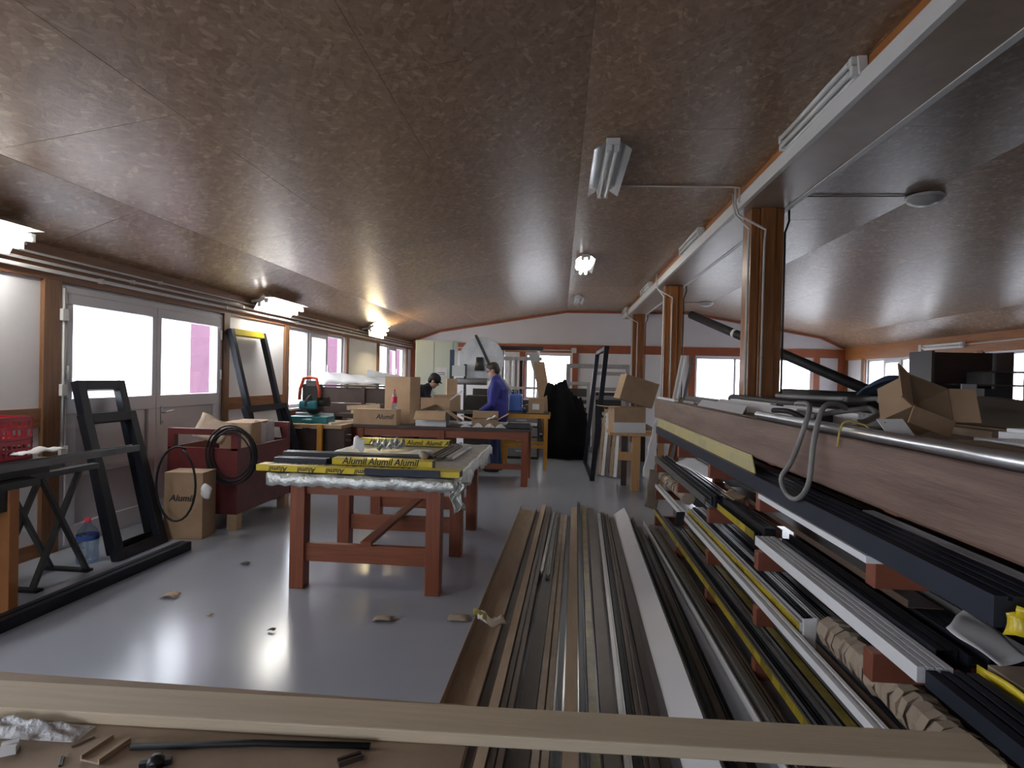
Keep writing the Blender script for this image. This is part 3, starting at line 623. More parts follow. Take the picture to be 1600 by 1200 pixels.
# lowest arms (z .10)
prof('yellow-filmed profile outermost on the lowest rack arms', (1.11, 2.2, .102), (1.11, 6.66, .102), 'groove', .035, .05, 'greyp', r4, filmside='left', film_m='yprint')
prof('bright silver twin rail on the lowest rack arms', (1.20, 2.05, .102), (1.20, 5.75, .102), 'H', .045, .06, 'silver', r4)
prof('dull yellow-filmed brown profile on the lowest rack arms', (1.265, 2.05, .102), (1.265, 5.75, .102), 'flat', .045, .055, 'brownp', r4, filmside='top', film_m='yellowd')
prof('black profile between yellow film and silver rail, lowest arms', (1.155, 2.1, .102), (1.155, 6.3, .102), 'groove', .03, .045, 'anth', r4)
prof('brown channel deepest on the lowest rack arms', (1.4, 1.8, .102), (1.4, 6.5, .102), 'U', .12, .06, 'brownp', r4)
for k, (x, w_, z, m_, lab, grp) in enumerate(((1.50, .07, .102, 'anth', 'black hollow filler profile at the back of the lowest rack arms', r4), (1.60, .08, .102, 'brownp', 'dark brown filler profile against the uprights on the lowest rack arms', r4), (1.32, .04, .102, 'greyp', 'narrow grey filler profile in the middle of the lowest rack arms', r4), (1.62, .08, .392, 'brownp', 'brown filler profile against the uprights on the third rack arms', r3), (1.345, .03, .392, 'anth', 'narrow black filler profile in the middle of the third rack arms', r3), (1.64, .05, 1.012, 'greyp', 'grey filler profile against the uprights on the top rack arms', r1), (1.64, .04, .692, 'anth', 'black filler profile against the uprights on the second rack arms', r2))):  # filler profiles, added to darken gaps where the bright floor showed through
    y0_ = 2.9 if x == 1.345 else 1.5
    prof(lab, (x, y0_, z), (x, 6.6, z), ('hollow', 'U', 'groove')[k % 3], w_, .07, m_, grp)
# leaning on the floor against the lowest arms
fg = 'profiles on the floor beside the rack'
for x, y0, y1, kind, w_, h_, m_, lab in (
        (.965, 2.2, 6.45, 'L', .038, .05, 'wprof', 'whitish angle strip on the floor along the rack foot'),
        (1.01, 2.2, 6.3, 'rib', .034, .05, 'greyp', 'grey ribbed profile on the floor along the rack foot'),
        (1.052, 2.2, 6.2, 'groove', .034, .05, 'brownp', 'brown grooved profile on the floor along the rack foot')):
    prof(lab, (x, y0, .001), (x, y1, .001), kind, w_, h_, m_, fg)
# torn paper hanging at the rack end and scraps
def scrap(name, label, pts, m, cat='paper', t=.003, parent=None, group=None):
    a, b, c, d = [V(p) for p in pts]
    q = MB(); q.sheet(lambda u, v: wob(a*(1-u)*(1-v)+b*u*(1-v)+c*u*v+d*(1-u)*v, .008, 26), 8, 8)
    return tag(q.build(name, m, solid=t), label, cat, group)
scrap('torn_paper', 'long torn paper strip hanging off the rack end under the front board', [(1.09, 6.74, 1.16), (1.16, 6.74, 1.2), (1.1, 6.76, .42), (.96, 6.74, .5)], 'paper')
scrap('torn_paper', 'torn brown paper hanging from the far end of the third arms', [(1.04, 6.7, .58), (1.16, 6.74, .58), (1.15, 6.76, .1), (1.0, 6.72, .15)], 'kraft')
scrap('paper_scrap', 'white paper scrap poking out under the blue-grey profile', [(1.26, 1.98, .83), (1.42, 2.1, .85), (1.46, 1.9, .77), (1.34, 1.84, .77)], 'paper')
scrap('paper_flap', 'curled brown paper flap near the dark hollow profile ends', [(1.36, 1.78, .60), (1.5, 1.85, .67), (1.58, 1.62, .63), (1.42, 1.62, .56)], 'kraft')
scrap('paper_flap', 'torn brown paper flap beside the crinkled wrapped bundle', [(1.37, 1.8, .55), (1.46, 1.86, .56), (1.45, 1.58, .51), (1.37, 1.55, .50)], 'kraft')
for k, (x, y, z) in enumerate(((1.19, 2.82, .44), (1.045, 5.05, .42))):
    scrap('tape_scrap', ('crumpled tape on the cut end of the yellow-filmed rail', 'black crumpled wrap hanging on the long white profile')[k], [(x-.03, y, z+.05), (x+.04, y, z+.06), (x+.04, y-.02, z-.08+.03*k), (x-.03, y-.02, z-.06)], ('paper', 'rubber')[k], 'tape')
scrap('white_offcut', 'white bent offcut under the top arms at the rack tail', [(1.14, 5.75, .80), (1.28, 5.75, .88), (1.34, 4.95, .86), (1.24, 4.85, .81)], 'wprof', 'offcut')
scrap('paper_offcut', 'grey paper offcut on the black profile ends of the rack', [(1.2, 4.35, .79), (1.32, 4.5, .79), (1.34, 4.2, .80), (1.22, 4.12, .785)], 'tan', 'paper')

# ---- things on top of the rack (deck z 1.40)
ZT = 1.402
def T2(x, y, z=ZT): return P(x, y, 2, z)
tg = 'offcuts on top of the rack'
q = MB().tube([(1.115, 1.0, ZT+.022), (1.115, 3.35, ZT+.022)], .022, 14); tag(q.build('metal_pipe', 'silver'), 'shiny metal pipe along the edge of the rack front board', 'pipe')
for lab, x, y0, y1, kind, w_, h_, m_ in (
        ('thin white strip at the far corner of the rack top', 1.12, 5.7, 6.66, 'groove', .04, .02, 'wprof'),
        ('long grey grooved rail on the rack top', 1.40, 3.2, 6.5, 'groove', .06, .04, 'greyp'),
        ('white profile with slanted end beside the front pillar foot', 1.5, 4.2, 5.15, 'step', .08, .06, 'wprof'),
        ('white ribbed profile under the grey hose on the rack top', 1.51, 2.95, 3.9, 'rib', .11, .06, 'wprof'),
        ('black hollow profile ends on the rack top', 1.31, 2.98, 3.26, 'hollow', .08, .05, 'anth'),
        ('silver flat rail behind the white angle offcuts', 1.2, 5.2, 5.64, 'groove', .05, .018, 'silver'),
        ('brown dusty plank across the back of the rack top', 1.735, 2.4, 5.6, 'flat', .1, .03, 'ply'),
        ('broad silver ribbed profile beside the tipped box on the rack top', 1.40, .8, 1.98, 'rib', .13, .04, 'silver'),
        ('second broad silver profile behind the ribbed one on the rack top', 1.56, .8, 2.1, 'step', .13, .065, 'wprof')):
    prof(lab, (x, y0, ZT), (x, y1, ZT), kind, w_, h_, m_, tg)
for lab, x, y0, y1, w_, h_ in (('shorter white angle offcut by the board edge on the rack top', 1.15, 3.75, 4.95, .075, .045), ('longer white angle offcut on the rack top beside the short one', 1.265, 3.3, 4.9, .09, .06)):
    q = MB(); sl = .16 if h_ < .05 else .12
    q.poly([(x, y0, ZT+.004), (x+w_, y0+sl, ZT+h_), (x+w_, y1+sl, ZT+h_), (x, y1, ZT+.004)], t=.004); q.poly([(x+w_, y0+sl, ZT+h_), (x+w_+.012, y0+sl, ZT+.001), (x+w_+.012, y1+sl, ZT+.001), (x+w_, y1+sl, ZT+h_)], t=.004)
    tag(q.build('aluminium_profile', 'wprof'), lab, 'profile', tg)
q = MB().tube([(1.46, 5.25, ZT+.022), (1.46, 6.4, ZT+.022)], .02, 10); tag(q.build('wooden_dowel', 'pinev'), 'thin wooden dowel with a brown end on the rack top', 'dowel')
for lab, x, y0, y1, m_, r in (('dark rolled bundle in front of the front pillar on the rack deck', 1.63, 2.95, 5.62, 'anth', .045), ('thicker dark rolled bundle behind the front pillar on the rack deck', 2.4, 4.6, 6.4, 'rubber', .075)):
    q = MB().tube([(x, y0, ZT+r), (x, (y0+y1)/2, ZT+r), (x, y1, ZT+r)], r, 14); tag(q.build('rolled_bundle', m_), lab, 'roll')
# hose
def hose(label, pts, r, m, name='grey_hose'):
    P_ = [V(p) for p in pts]; out = []
    for i in range(len(P_)-1):
        a, b, c, d = P_[max(i-1, 0)], P_[i], P_[i+1], P_[min(i+2, len(P_)-1)]
        for k in range(7):
            t = k/7; out.append(.5*((2*b)+(c-a)*t+(2*a-5*b+4*c-d)*t*t+(3*b-a-3*c+d)*t**3))
    out.append(P_[-1]); q = MB().tube(out, r, 8); return tag(q.build(name, m), label, 'hose')
hose('grey rubber hose hanging in a loop over the rack front board', [(1.2, 3.05, 1.5), (1.14, 2.85, 1.51), (1.1, 2.65, 1.5), (1.05, 2.6, 1.38), (1.04, 2.68, 1.25), (1.018, 2.73, 1.17), (1.018, 2.67, 1.11), (1.018, 2.55, 1.11), (1.03, 2.47, 1.19), (1.05, 2.48, 1.36), (1.1, 2.52, 1.5), (1.17, 2.56, 1.52), (1.24, 2.62, 1.5)], .011, 'hose')
def H3(l, lift=0): return [V((p.x, p.y, max(p.z, ZT+.016+lift, 1.462 if p.x < 1.17 else 0))) for p in (P(x, y, 0, X) for x, y, X in l)]
hose('grey rubber hose bent in tall loops on the rack top', H3([(1212, 672, 1.13), (1255, 650, 1.19), (1290, 633, 1.26), (1318, 630, 1.3), (1326, 648, 1.3), (1320, 664, 1.26), (1345, 640, 1.35), (1370, 623, 1.4), (1388, 630, 1.43), (1386, 655, 1.4), (1372, 668, 1.35)], .12), .011, 'hose')
hose('thick grey hose arching towards the tipped box', H3([(1268, 670, 1.2), (1300, 645, 1.3), (1340, 640, 1.40), (1358, 638, 1.45), (1370, 648, 1.42), (1352, 668, 1.3), (1335, 676, 1.22)], .03), .013, 'hose')
hose('thick dark hose lying across the rack top to the board edge', H3([(1207, 675, 1.1), (1235, 664, 1.14), (1270, 662, 1.2), (1310, 672, 1.2), (1350, 680, 1.2), (1385, 674, 1.24)]), .013, 'rubber')
hose('knotted yellow cord over the shiny pipe', [(1.07, 2.32, 1.36), (1.085, 2.31, 1.455), (1.15, 2.30, 1.453), (1.165, 2.26, 1.43), (1.155, 2.22, 1.41)], .004, 'cord', 'packing_string')

def carton(name, label, c, d, rz=0, open_flaps=None, m='card', R=None, inner=True, group=None, letters=None, wall=.006, flapl=.5, flap_m=None):
    """open or closed cardboard box: c = centre of the bottom, d = sizes; open_flaps = angles of (+x, -x, +y, -y) flaps from level, outward"""
    c = V(c); R = R or M.Rotation(rz, 3, 'Z'); t = thing(name, label, 'box', c, group); dx, dy, dz = d
    def pt(x, y, z): return c + R @ V((x, y, z))
    q = MB()
    def B(lo, hi): q.box(pt(*[(a+b)/2 for a, b in zip(lo, hi)]), [b-a for a, b in zip(lo, hi)], R=R)
    B((-dx/2, -dy/2, 0), (dx/2, dy/2, wall)); B((-dx/2, -dy/2, wall), (-dx/2+wall, dy/2, dz)); B((dx/2-wall, -dy/2, wall), (dx/2, dy/2, dz))
    B((-dx/2+wall, -dy/2, wall), (dx/2-wall, -dy/2+wall, dz)); B((-dx/2+wall, dy/2-wall, wall), (dx/2-wall, dy/2, dz))
    q.build('box_body', m, t)
    fl_ = open_flaps or (180, 180, 180, 180)
    for k, ang in enumerate(fl_):
        if ang is None: continue
        ax = k < 2; sg = 1 if k % 2 == 0 else -1; a = rad(ang); ln = (dx if ax else dy)*flapl*(1 if ang == 180 else .9); zz = dz + (.0 if ax else wall)
        h = (sg*dx/2 if ax else 0, 0 if ax else sg*dy/2, zz); o_ = V((sg, 0, 0)) if ax else V((0, sg, 0)); s_ = V((0, dy/2, 0)) if ax else V((dx/2, 0, 0))
        dirv = o_*math.cos(a)+V((0, 0, 1))*math.sin(a)
        n = (-o_*math.sin(a)+V((0, 0, 1))*math.cos(a))*wall*.5
        hh = V(h); p = [hh-s_, hh+s_, hh+s_+dirv*ln, hh-s_+dirv*ln]
        f = MB(); f.add([c+R @ (v+n) for v in p]+[c+R @ (v-n) for v in p], [(0, 1, 2, 3), (7, 6, 5, 4), (0, 4, 5, 1), (1, 5, 6, 2), (2, 6, 7, 3), (3, 7, 4, 0)])
        f.build('flap', flap_m or m, t)
    for body, h, (x, y, z), xd, yd in letters or ():
        text(body, h, pt(x, y, z), R @ V(xd), R @ V(yd), 'ink', t)
    return t
RT = M.Rotation(rad(22), 3, 'Z') @ M.Rotation(rad(64), 3, 'X') @ M.Rotation(rad(-20), 3, 'Z')
bx_ = carton('tipped_box', 'tipped-over open cardboard box with dusty inside on the rack top', (1.39, 2.5, 1.46), (.19, .15, .15), R=RT, open_flaps=(35, 20, None, -30), wall=.005)
lb = thing('label_sheet', 'white printed delivery note hanging out of the tipped box', 'paper', P(1388, 692, 1, 2.0))
lq = [P(1369, 655, 1, 2.2), P(1410, 655, 1, 2.21), P(1431, 684, 1, 2.16), P(1388, 682, 1, 2.15)]
MB().poly(lq, t=.002).build('sheet', 'paper', lb)
for k, (u0, u1, v0, v1) in enumerate(((.2, .28, .18, .3), (.34, .52, .3, .36), (.2, .75, .55, .57), (.2, .8, .68, .70), (.25, .85, .8, .82))):
    g_ = lambda u, v: (lq[0]*(1-u)+lq[1]*u)*(1-v)+(lq[3]*(1-u)+lq[2]*u)*v+V((0, -.002, .001))
    MB().poly([g_(u0, v0), g_(u1, v0), g_(u1, v1), g_(u0, v1)]).build('print_line', 'ink' if k < 2 else 'greyp', lb)
q = MB(); q.sheet(lambda u, v: V((1.30+.24*u, 2.56+.1*v, 1.555+.07*math.sin(PI*(u*.9+.05))*math.sin(PI*(.2+.75*v))-.03*v)), 10, 6); q.build('draped_cover', 'bluec', bx_, solid=.006)
bpy.context.view_layer.update()
zz = min((c.matrix_world @ v.co).z for c in bx_.children for v in c.data.vertices); bx_.location.z += ZT+.001-zz
scrap('dusty_board', 'dusty brown board on the rack top under the delivery note', [(1.15, 1.95, 1.425), (1.32, 2.0, 1.425), (1.32, .95, 1.425), (1.15, .95, 1.425)], 'ply', 'board', .01)
# clutter at the pillar foot
prof('white slat leaning against the middle pillar', (1.76, 10.1, .01), (2.15, 10.38, 2.05), 'groove', .1, .03, 'wprof', up=(0, -1, 0))
prof('silver slat with a black foot beside the white slat', (1.88, 10.05, .01), (2.3, 10.38, 2.03), 'groove', .05, .03, 'silver', up=(0, -1, 0))

# ---- storage on the other side of the rack
dk = thing('storage_platform', 'dark timber platform beyond the rack where the long tube rests', 'platform', (3.9, 4.7, 0))
MB().b2((3.1, 1.6, 1.28), (4.9, 7.4, 1.34)).build('deck', 'brown', dk)
for x in (3.2, 4.8):
    for y in (1.75, 4.5, 7.25): MB().b2((x-.05, y-.05, 0), (x+.05, y+.05, 1.28)).build('leg', 'arm', dk)
q = MB(); q.sheet(lambda u, v: V((2.22+.74*u, 2.3+2.1*v, 1.402+.13*(math.sin(PI*u)**.7)*(math.sin(PI*v)**.6)*(1+.22*math.sin(7*u+5*v)+.15*math.sin(13*v-4*u)))), 28, 36)
tag(q.build('cloth_heap', 'mound', solid=.006), 'brown dusty cloth thrown over a heap on the rear rack deck', 'cloth')
a = P(1080, 492, 1, 10.42); b = P(1398, 628, 2, 1.42)
tb = thing('long_tube', 'long black cardboard-like tube leaning from the middle pillar down to the platform', 'tube', b)
MB().tube([b, b+(a-b)*.35, b+(a-b)*.7, a], .068, 16).build('tube_body', 'rubber', tb)
MB().tube([b+(a-b)*.70, b+(a-b)*.715], .07, 16).build('tape_band', 'lampm', tb)
MB().tube([a, a+(a-b).normalized()*.012], .05, 16).build('end_cap', 'gsteel', tb)

# ---- dark shelf unit by the right wall
su = thing('shelf_unit', 'tall dark brown open shelf unit standing by the orange-railed window wall', 'shelf', (6.3, 9.2, 0))
MB().b2((5.42, 8.95, 0), (5.46, 9.5, 2.14)).build('side_panel', 'cabd', su)
MB().b2((5.45, 9.44, 0), (5.72, 9.48, 2.14)).build('side_panel', 'cabd', su)
MB().b2((5.46, 9.3, 1.44), (6.5, 9.34, 2.14)).build('back_panel', 'brown', su)
MB().b2((5.72, 8.9, 1.64), (7.3, 9.4, 1.665)).build('shelf_board', 'cabd', su)
MB().b2((6.2, 8.9, 1.84), (7.3, 9.4, 1.86)).build('shelf_board', 'cabd', su)
MB().b2((5.45, 8.95, .9), (7.3, 9.4, .93)).build('shelf_board', 'cabd', su)
for x in (6.52, 7.02, 7.28): MB().b2((x, 8.95, 0), (x+.03, 9.4, 2.14)).build('divider', 'brown', su)
MB().b2((6.14, 8.92, 1.665), (6.24, 9.3, 1.84)).build('divider', 'greym', su)
lg = 'boards leaning by the shelf unit'
for x, w_, y, z1, m_, lab in ((5.72, .2, 8.75, 1.66, 'pale', 'pale blue-grey board standing in front of the dark shelf unit'), (5.95, .11, 8.8, 1.6, 'pale', 'narrow pale board beside the pale blue-grey one'), (6.1, .3, 8.86, 1.6, 'blueg', 'dark blue board standing in the lower shelf bay'), (6.66, .2, 8.86, 1.62, 'greym', 'grey board standing below the bright shelf opening'), (6.92, .1, 8.82, 1.62, 'fframe', 'narrow grey-brown board at the end of the shelf bay')):
    MBq = MB().b2((x, y, 0), (x+w_, y+.03, z1)); tag(MBq.build('leaning_board', m_, bevel=.003), lab, 'board', lg)

# ------------------------------------------------------------------ profiles laid out on the floor in the middle
mg = 'profiles laid in a row on the floor'
def Fz(x, y, z=.0): return P(x, y, 2, z)
def floorprof(label, near, far, kind, w_, h_, m_, z=.001, ext=.0, **k):
    """near / far: photo pixels of the foot of the profile's middle line"""
    a, b = Fz(*near, z), Fz(*far, z); a.z = b.z = z
    d_ = (b-a).normalized(); a -= d_*ext
    return prof(label, a, b, kind, w_, h_, m_, mg, **k)
E_ = 1.15
floorprof('wide tan cardboard-faced angle, first of the floor row beside the table', (724, 1090), (825, 797), 'L', .165, .07, 'tan', ext=E_)
floorprof('dark brown channel with torn yellow tape next to the wide tan angle', (760, 1094), (842, 800), 'U', .055, .05, 'brownp', ext=E_)
floorprof('light tan edge-standing strip between brown channels on the floor', (778, 1098), (850, 798), 'flat', .045, .075, 'tan', ext=E_)
floorprof('brown profile beside the light tan strip on the floor', (797, 1100), (858, 800), 'hollow', .06, .065, 'brownp', ext=E_)
floorprof('short grey rail lying in the gap of the floor row', (856, 905), (870.5, 803), 'groove', .03, .04, 'greyp', z=.032)
floorprof('short silver rail beside the short grey one on the floor', (846, 900), (865.5, 806), 'H', .022, .04, 'silver', z=.032)
floorprof('dark flat profile under the short rails in the floor row', (826, 1102), (869, 812), 'flat', .08, .03, 'brown', ext=E_)
floorprof('paper-patched tan profile with torn wrapping in the floor row', (853, 1105), (881, 812), 'hollow', .07, .055, 'kraft', ext=E_)
floorprof('thin blue-grey rail beside the paper-patched profile', (873, 1107), (889, 812), 'groove', .03, .05, 'blueg', ext=E_)
floorprof('tan flat strip in the middle of the floor row', (892, 1108), (897, 800), 'flat', .065, .06, 'tan', ext=E_)
floorprof('slate-grey rail next to the tan strip, end bent up', (911, 1110), (904, 794), 'groove', .036, .085, 'blueg', ext=E_)
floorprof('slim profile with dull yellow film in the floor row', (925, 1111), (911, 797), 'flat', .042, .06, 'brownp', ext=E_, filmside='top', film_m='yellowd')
floorprof('broad brown flat profile with white chalk marks on the floor', (948, 1112), (922, 800), 'flat', .07, .05, 'brownp', ext=E_)
for k, (n_, f_) in enumerate((((970, 1113), (935, 806)), ((983, 1114), (941, 806)), ((996, 1115), (947, 808)))):
    floorprof(f'thin {("silver", "dark grey", "brown")[k]} rail in the trio beside the white angle', n_, f_, 'H', .034, .05, ('silver', 'anth', 'brownp')[k], ext=E_)
floorprof('dark brown flat board beneath the white angle on the floor', (1022, 1118), (955, 812), 'flat', .045, .025, 'brown', ext=E_)
a, b = Fz(1075, 1125), Fz(970, 806); d_ = (b-a).normalized(); a -= d_*E_
q = MB(); s_ = V((1, 0, 0))
for (x0, z0), (x1, z1) in (((-.09, .008), (.035, .10)), ((.035, .10), (.085, .008))):
    q.add([a+s_*x0+V((0, 0, z0)), a+s_*x1+V((0, 0, z1)), b+s_*x1+V((0, 0, z1)), b+s_*x0+V((0, 0, z0)), a+s_*x0+V((.004, 0, z0-.006)), a+s_*x1+V((.004, 0, z1-.006)), b+s_*x1+V((.004, 0, z1-.006)), b+s_*x0+V((.004, 0, z0-.006))],
          [(0, 1, 2, 3), (7, 6, 5, 4), (0, 4, 5, 1), (1, 5, 6, 2), (2, 6, 7, 3), (3, 7, 4, 0)])
tag(q.build('aluminium_profile', 'wprof'), 'big bright white folded angle tilted up in the floor row', 'profile', mg)
wa, wb_ = a.copy(), b.copy()
def wx(y): return wa.x+(wb_.x-wa.x)*(y-wa.y)/(wb_.y-wa.y)
for off, w_, kind, m_, lab, fs_, y1_ in ((.106, .026, 'flat', 'anth', 'black flat profile on the floor behind the white angle', None, 6.6), (.146, .036, 'flat', 'brown', 'black profile with dull yellow film on the floor before the rack', 'left', 6.2), (.186, .03, 'U', 'black', 'black open channel on the floor before the rack', None, 5.9)):
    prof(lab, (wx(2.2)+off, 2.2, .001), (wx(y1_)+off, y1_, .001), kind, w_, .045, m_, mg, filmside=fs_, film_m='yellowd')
yt = Fz(768, 996)
tp = thing('torn_tape', 'torn yellow tape and paper sticking out of the floor row', 'tape', yt)
for k in range(4):
    c = yt+V((-.02+.03*k, -.02*k, .135))
    MB().sheet(lambda u, v, c=c, k=k: wob(c+V(((u-.8)*.12, -.03*u, (v-.5)*.05+.02*math.sin(5*u+k))), .012, 40, k), 7, 4).build('tape_scrap', ('yellowd', 'paper', 'yellowd', 'kraft')[k], tp, solid=.002)
def litter(label, px, size, m, seed):
    c = Fz(*px); q = MB(); rr = random.Random(seed)
    q.sheet(lambda u, v: c+V(((u-.5)*size*1.5, (v-.5)*size, .012+size*.28*math.sin(PI*u*.9)*math.sin(4*v+seed)**2)), 6, 5)
    return tag(q.build('floor_scrap', m, solid=.002), label, 'scrap', 'scraps on the floor')
litter('curled tan paper scrap on the floor before the black floor profile', (266, 933), .075, 'tan', 1)
litter('pale torn tape scrap on the floor before the foil table', (598, 970), .085, 'kraft', 2)
litter('thin curled paper strip at the edge of the floor row', (716, 968), .09, 'kraft', 3)
litter('tiny dark chip on the floor between table and foreground board', (424, 987), .03, 'brownp', 4)
litter('tiny dark chip on the floor beside the table leg', (383, 882), .045, 'brownp', 5)
litter('tiny yellow chip on the floor before the table', (328, 962), .025, 'yellowd', 6)

# ------------------------------------------------------------------ foil-covered table
tb1 = thing('work_table', 'red-brown wooden work table with six legs, top wrapped in silver foil', 'table', (-1.4, 5.05, 0))
LX = (-1.915, -.895); LY = (4.15, 5.07, 5.97)
for x in LX:
    for y in LY: MB().b2((x-.055, y-.055, 0), (x+.055, y+.055, .82)).build('leg', 'tablew', tb1, bevel=.005)
for y in LY:
    MB().b2((LX[0]+.055, y-.025, .20), (LX[1]-.055, y+.025, .335)).build('lower_rail', 'tableh', tb1, bevel=.004)
    MB().b2((LX[0]+.055, y-.025, .70), (LX[1]-.055, y+.025, .82)).build('apron', 'tableh', tb1, bevel=.004)
MB().b2((-1.44, 4.12, .336), (-1.36, 6.0, .366)).build('stretcher', 'tablew', tb1, bevel=.003)
MB().b2((-2.08, 4.03, .82), (-.74, 6.12, .855)).build('tabletop', 'tableh', tb1, bevel=.004)
def foilfn(u, v):
    # u across (-x..+x), v along y; sides hang down
    W0, W1, Y0, Y1 = -2.12, -.64, 3.93, 6.2
    x = W0+(W1-W0)*u; y = Y0+(Y1-Y0)*v; z = .862+.004*math.sin(25*x+9*y)*math.sin(19*y)
    top = 4.02; dr = 0
    if y < top: dr = (top-y)*.95; y = top-.004-.010*math.sin(11*x+2)*math.sin(23*x)*min(1, dr*20)
    rt = -.735
    if x > rt: dd = (x-rt)*1.25*(1.0+.3*math.sin(7*y)); dr = max(dr, dd) if y < top+.01 else dd; x = rt+.008+.012*math.sin(9*y)*math.sin(21*y)
    return V((x, y, z-dr+(.006*math.sin(60*x+40*y) if dr else 0)))
MB().sheet(foilfn, 60, 70).build('foil_sheet', 'foil', tb1, solid=.002)
q = MB(); q.sheet(lambda u, v: V((-.735+.07*u+.02*math.sin(9*v), 4.0-.04*(1-u)*math.sin(PI*v), .855-.22*v+.03*u*v))+V((.012*math.sin(13*v+7*u), .014*math.cos(11*u+9*v), .006*math.sin(31*u+17*v))), 12, 14)
q.build('foil_corner', 'foil', tb1, solid=.002)
ZB = .868
tgp = 'profiles on the foil table'
def tprof(label, near, far, y_, kind, w_, h_, m_, film=None, z=ZB, words=None, **k):
    """profile lying across the table between pixel columns near[0]..far[0] seen at pixel row"""
    a, b = P(*near, 2, z), P(*far, 2, z); b.y = a.y = (a.y+b.y)/2 if y_ is None else y_; a.z = b.z = z
    t = prof(label, a, b, kind, w_, h_, m_, tgp, filmside=film, **k)
    return t, a, b
def filmface(t, a, b, w_, h_, m_='yellow'):
    MB().poly([V((a.x, a.y-w_/2-.0015, a.z+.003)), V((b.x, b.y-w_/2-.0015, b.z+.003)), V((b.x, b.y-w_/2-.0015, b.z+h_)), V((a.x, a.y-w_/2-.0015, a.z+h_))], t=.001, n=(0, -1, 0)).build('protective_film', m_, t)
t, a, b = tprof('longest yellow-filmed plank at the table edge, lettering upside down', (392, 738), (728, 738), 4.13, 'flat', .13, .045, 'anth', 'top', z=ZB)
filmface(t, a, b, .13, .045)
for i in range(4): text('Alumil', .037, (a.x+.24+i*.215, a.y-.067, ZB+.037), (-1, 0, 0), (0, 0, -1), 'ink', t)
for i in range(5): text('Alumil', .07, (a.x+.34+i*.21, a.y+.05, ZB+.048), (-1, 0, 0), (0, -1, 0), 'ink', t)
t, a, b = tprof('dark slate flat bar standing before the lettered yellow plank', (566, 744), (690, 744), 4.052, 'flat', .014, .05, 'blueg', z=ZB+.002)
t, a, b = tprof('second yellow-filmed plank behind the longest one on the foil table', (535, 727), (692, 727), 4.30, 'flat', .11, .085, 'anth', 'top', z=ZB)
filmface(t, a, b, .11, .085)
for i in range(3): text('Alumil', .05, (a.x+.08+i*.2, a.y-.057, ZB+.048), (1, 0, 0), (0, 0, 1), 'ink', t)
tprof('short dark slate profile with silver top edge on the foil table', (456, 722), (540, 722), 4.26, 'groove', .075, .08, 'blueg', z=ZB)
tprof('long glossy black profile across the middle of the foil table', (476, 713), (688, 713), 4.5, 'groove', .09, .095, 'black', z=ZB)
tprof('shorter black profile behind the glossy one on the foil table', (560, 706), (706, 706), 4.64, 'step', .08, .08, 'anth', z=ZB)
t, a, b = tprof('yellow-filmed strip along the far edge of the foil table', (552, 697), (704, 697), 5.9, 'flat', .1, .06, 'anth', 'top', z=ZB)
filmface(t, a, b, .1, .06)
for i in range(5): text('Alumil', .045, (a.x+.1+i*.2, a.y-.052, ZB+.012), (1, 0, 0), (0, 0, 1), 'ink', t)
for k, (x0, lab) in enumerate(((-1.12, 'brown'), (-1.04, 'grey'), (-.95, 'silver'))):
    prof(f'{lab} rail lying lengthwise at the back of the foil table', (x0, 4.95, ZB), (x0+.03, 5.8, ZB), 'groove', .06, .025, ('brownp', 'greyp', 'silver')[k], tgp)
for k, (x, y, w_, d_) in enumerate(((-1.76, 5.05, .34, .4), (-1.38, 5.2, .2, .5))):
    q = MB(); q.sheet(lambda u, v: V((x+(u-.5)*w_+.1*v, y+(v-.5)*d_, ZB+.006+.012*math.sin(6*u+3*v+k)**2)), 8, 8)
    tag(q.build('paper_sheet', 'paper', solid=.002), ('wide white sheet on the back of the foil table', 'narrow white sheet next to the tabletop rails')[k], 'sheet')
q = MB(); c = V((-1.5, 4.98, ZB+.1)); q.sheet(lambda u, v: c+V(((u-.5)*.26, (v-.5)*.2, .04*math.sin(9*u+2)*math.sin(8*v)+.02*math.sin(21*u)+.015)), 16, 14)
tag(q.build('crumpled_foil', 'foil', solid=.002), 'crumpled silver foil lump on the white table sheets', 'foil')
q = MB(); q.sheet(lambda u, v: V((-1.8+.1*u, 4.9+.03*v, ZB+.06+.11*v+.02*math.sin(6*u))), 6, 8); tag(q.build('film_curl', 'sheetw', solid=.002), 'upright curl of white film behind the glossy black profile', 'film')
q = MB(); q.ball(V((-1.02, 4.29, .996)), (.036, .034, .032), 12, 8); q.v = [wob(v, .006, 70) for v in q.v]
tag(q.build('crumpled_tape_ball', 'kraft'), 'crumpled pale tape ball on the second yellow plank', 'tape')

# ------------------------------------------------------------------ second table and the things on it
t2 = thing('long_table', 'long red-brown wooden table in front of the two workers', 'table', (-1.75, 8.85, 0))
MB().b2((-3.1, 8.4, .80), (-.42, 9.3, .84)).build('tabletop', 'brown', t2, bevel=.004)
for x in (-2.98, -1.75, -.5):
    for y in (8.47, 9.22): MB().b2((x-.05, y-.05, 0), (x+.05, y+.05, .80)).build('leg', 'tablew', t2, bevel=.004)
MB().b2((-2.93, 8.44, .68), (-.55, 8.48, .80)).build('apron', 'tableh', t2); MB().b2((-2.93, 9.2, .68), (-.55, 9.24, .80)).build('apron', 'tableh', t2)
MB().b2((-2.93, 9.2, .12), (-.55, 9.24, .2)).build('lower_rail', 'tableh', t2)
ZU = .841
carton('flat_carton', 'long low cardboard carton with dark lettering at the table front edge', (-2.78, 8.6, ZU), (.66, .26, .22), rz=.02, letters=[('Alumil', .07, (.02, -.131, .09), (1, 0, 0), (0, 0, 1))])
carton('tall_carton', 'tall upright cardboard carton on the long table', (-2.5, 8.98, ZU), (.46, .3, .72), rz=-.3)
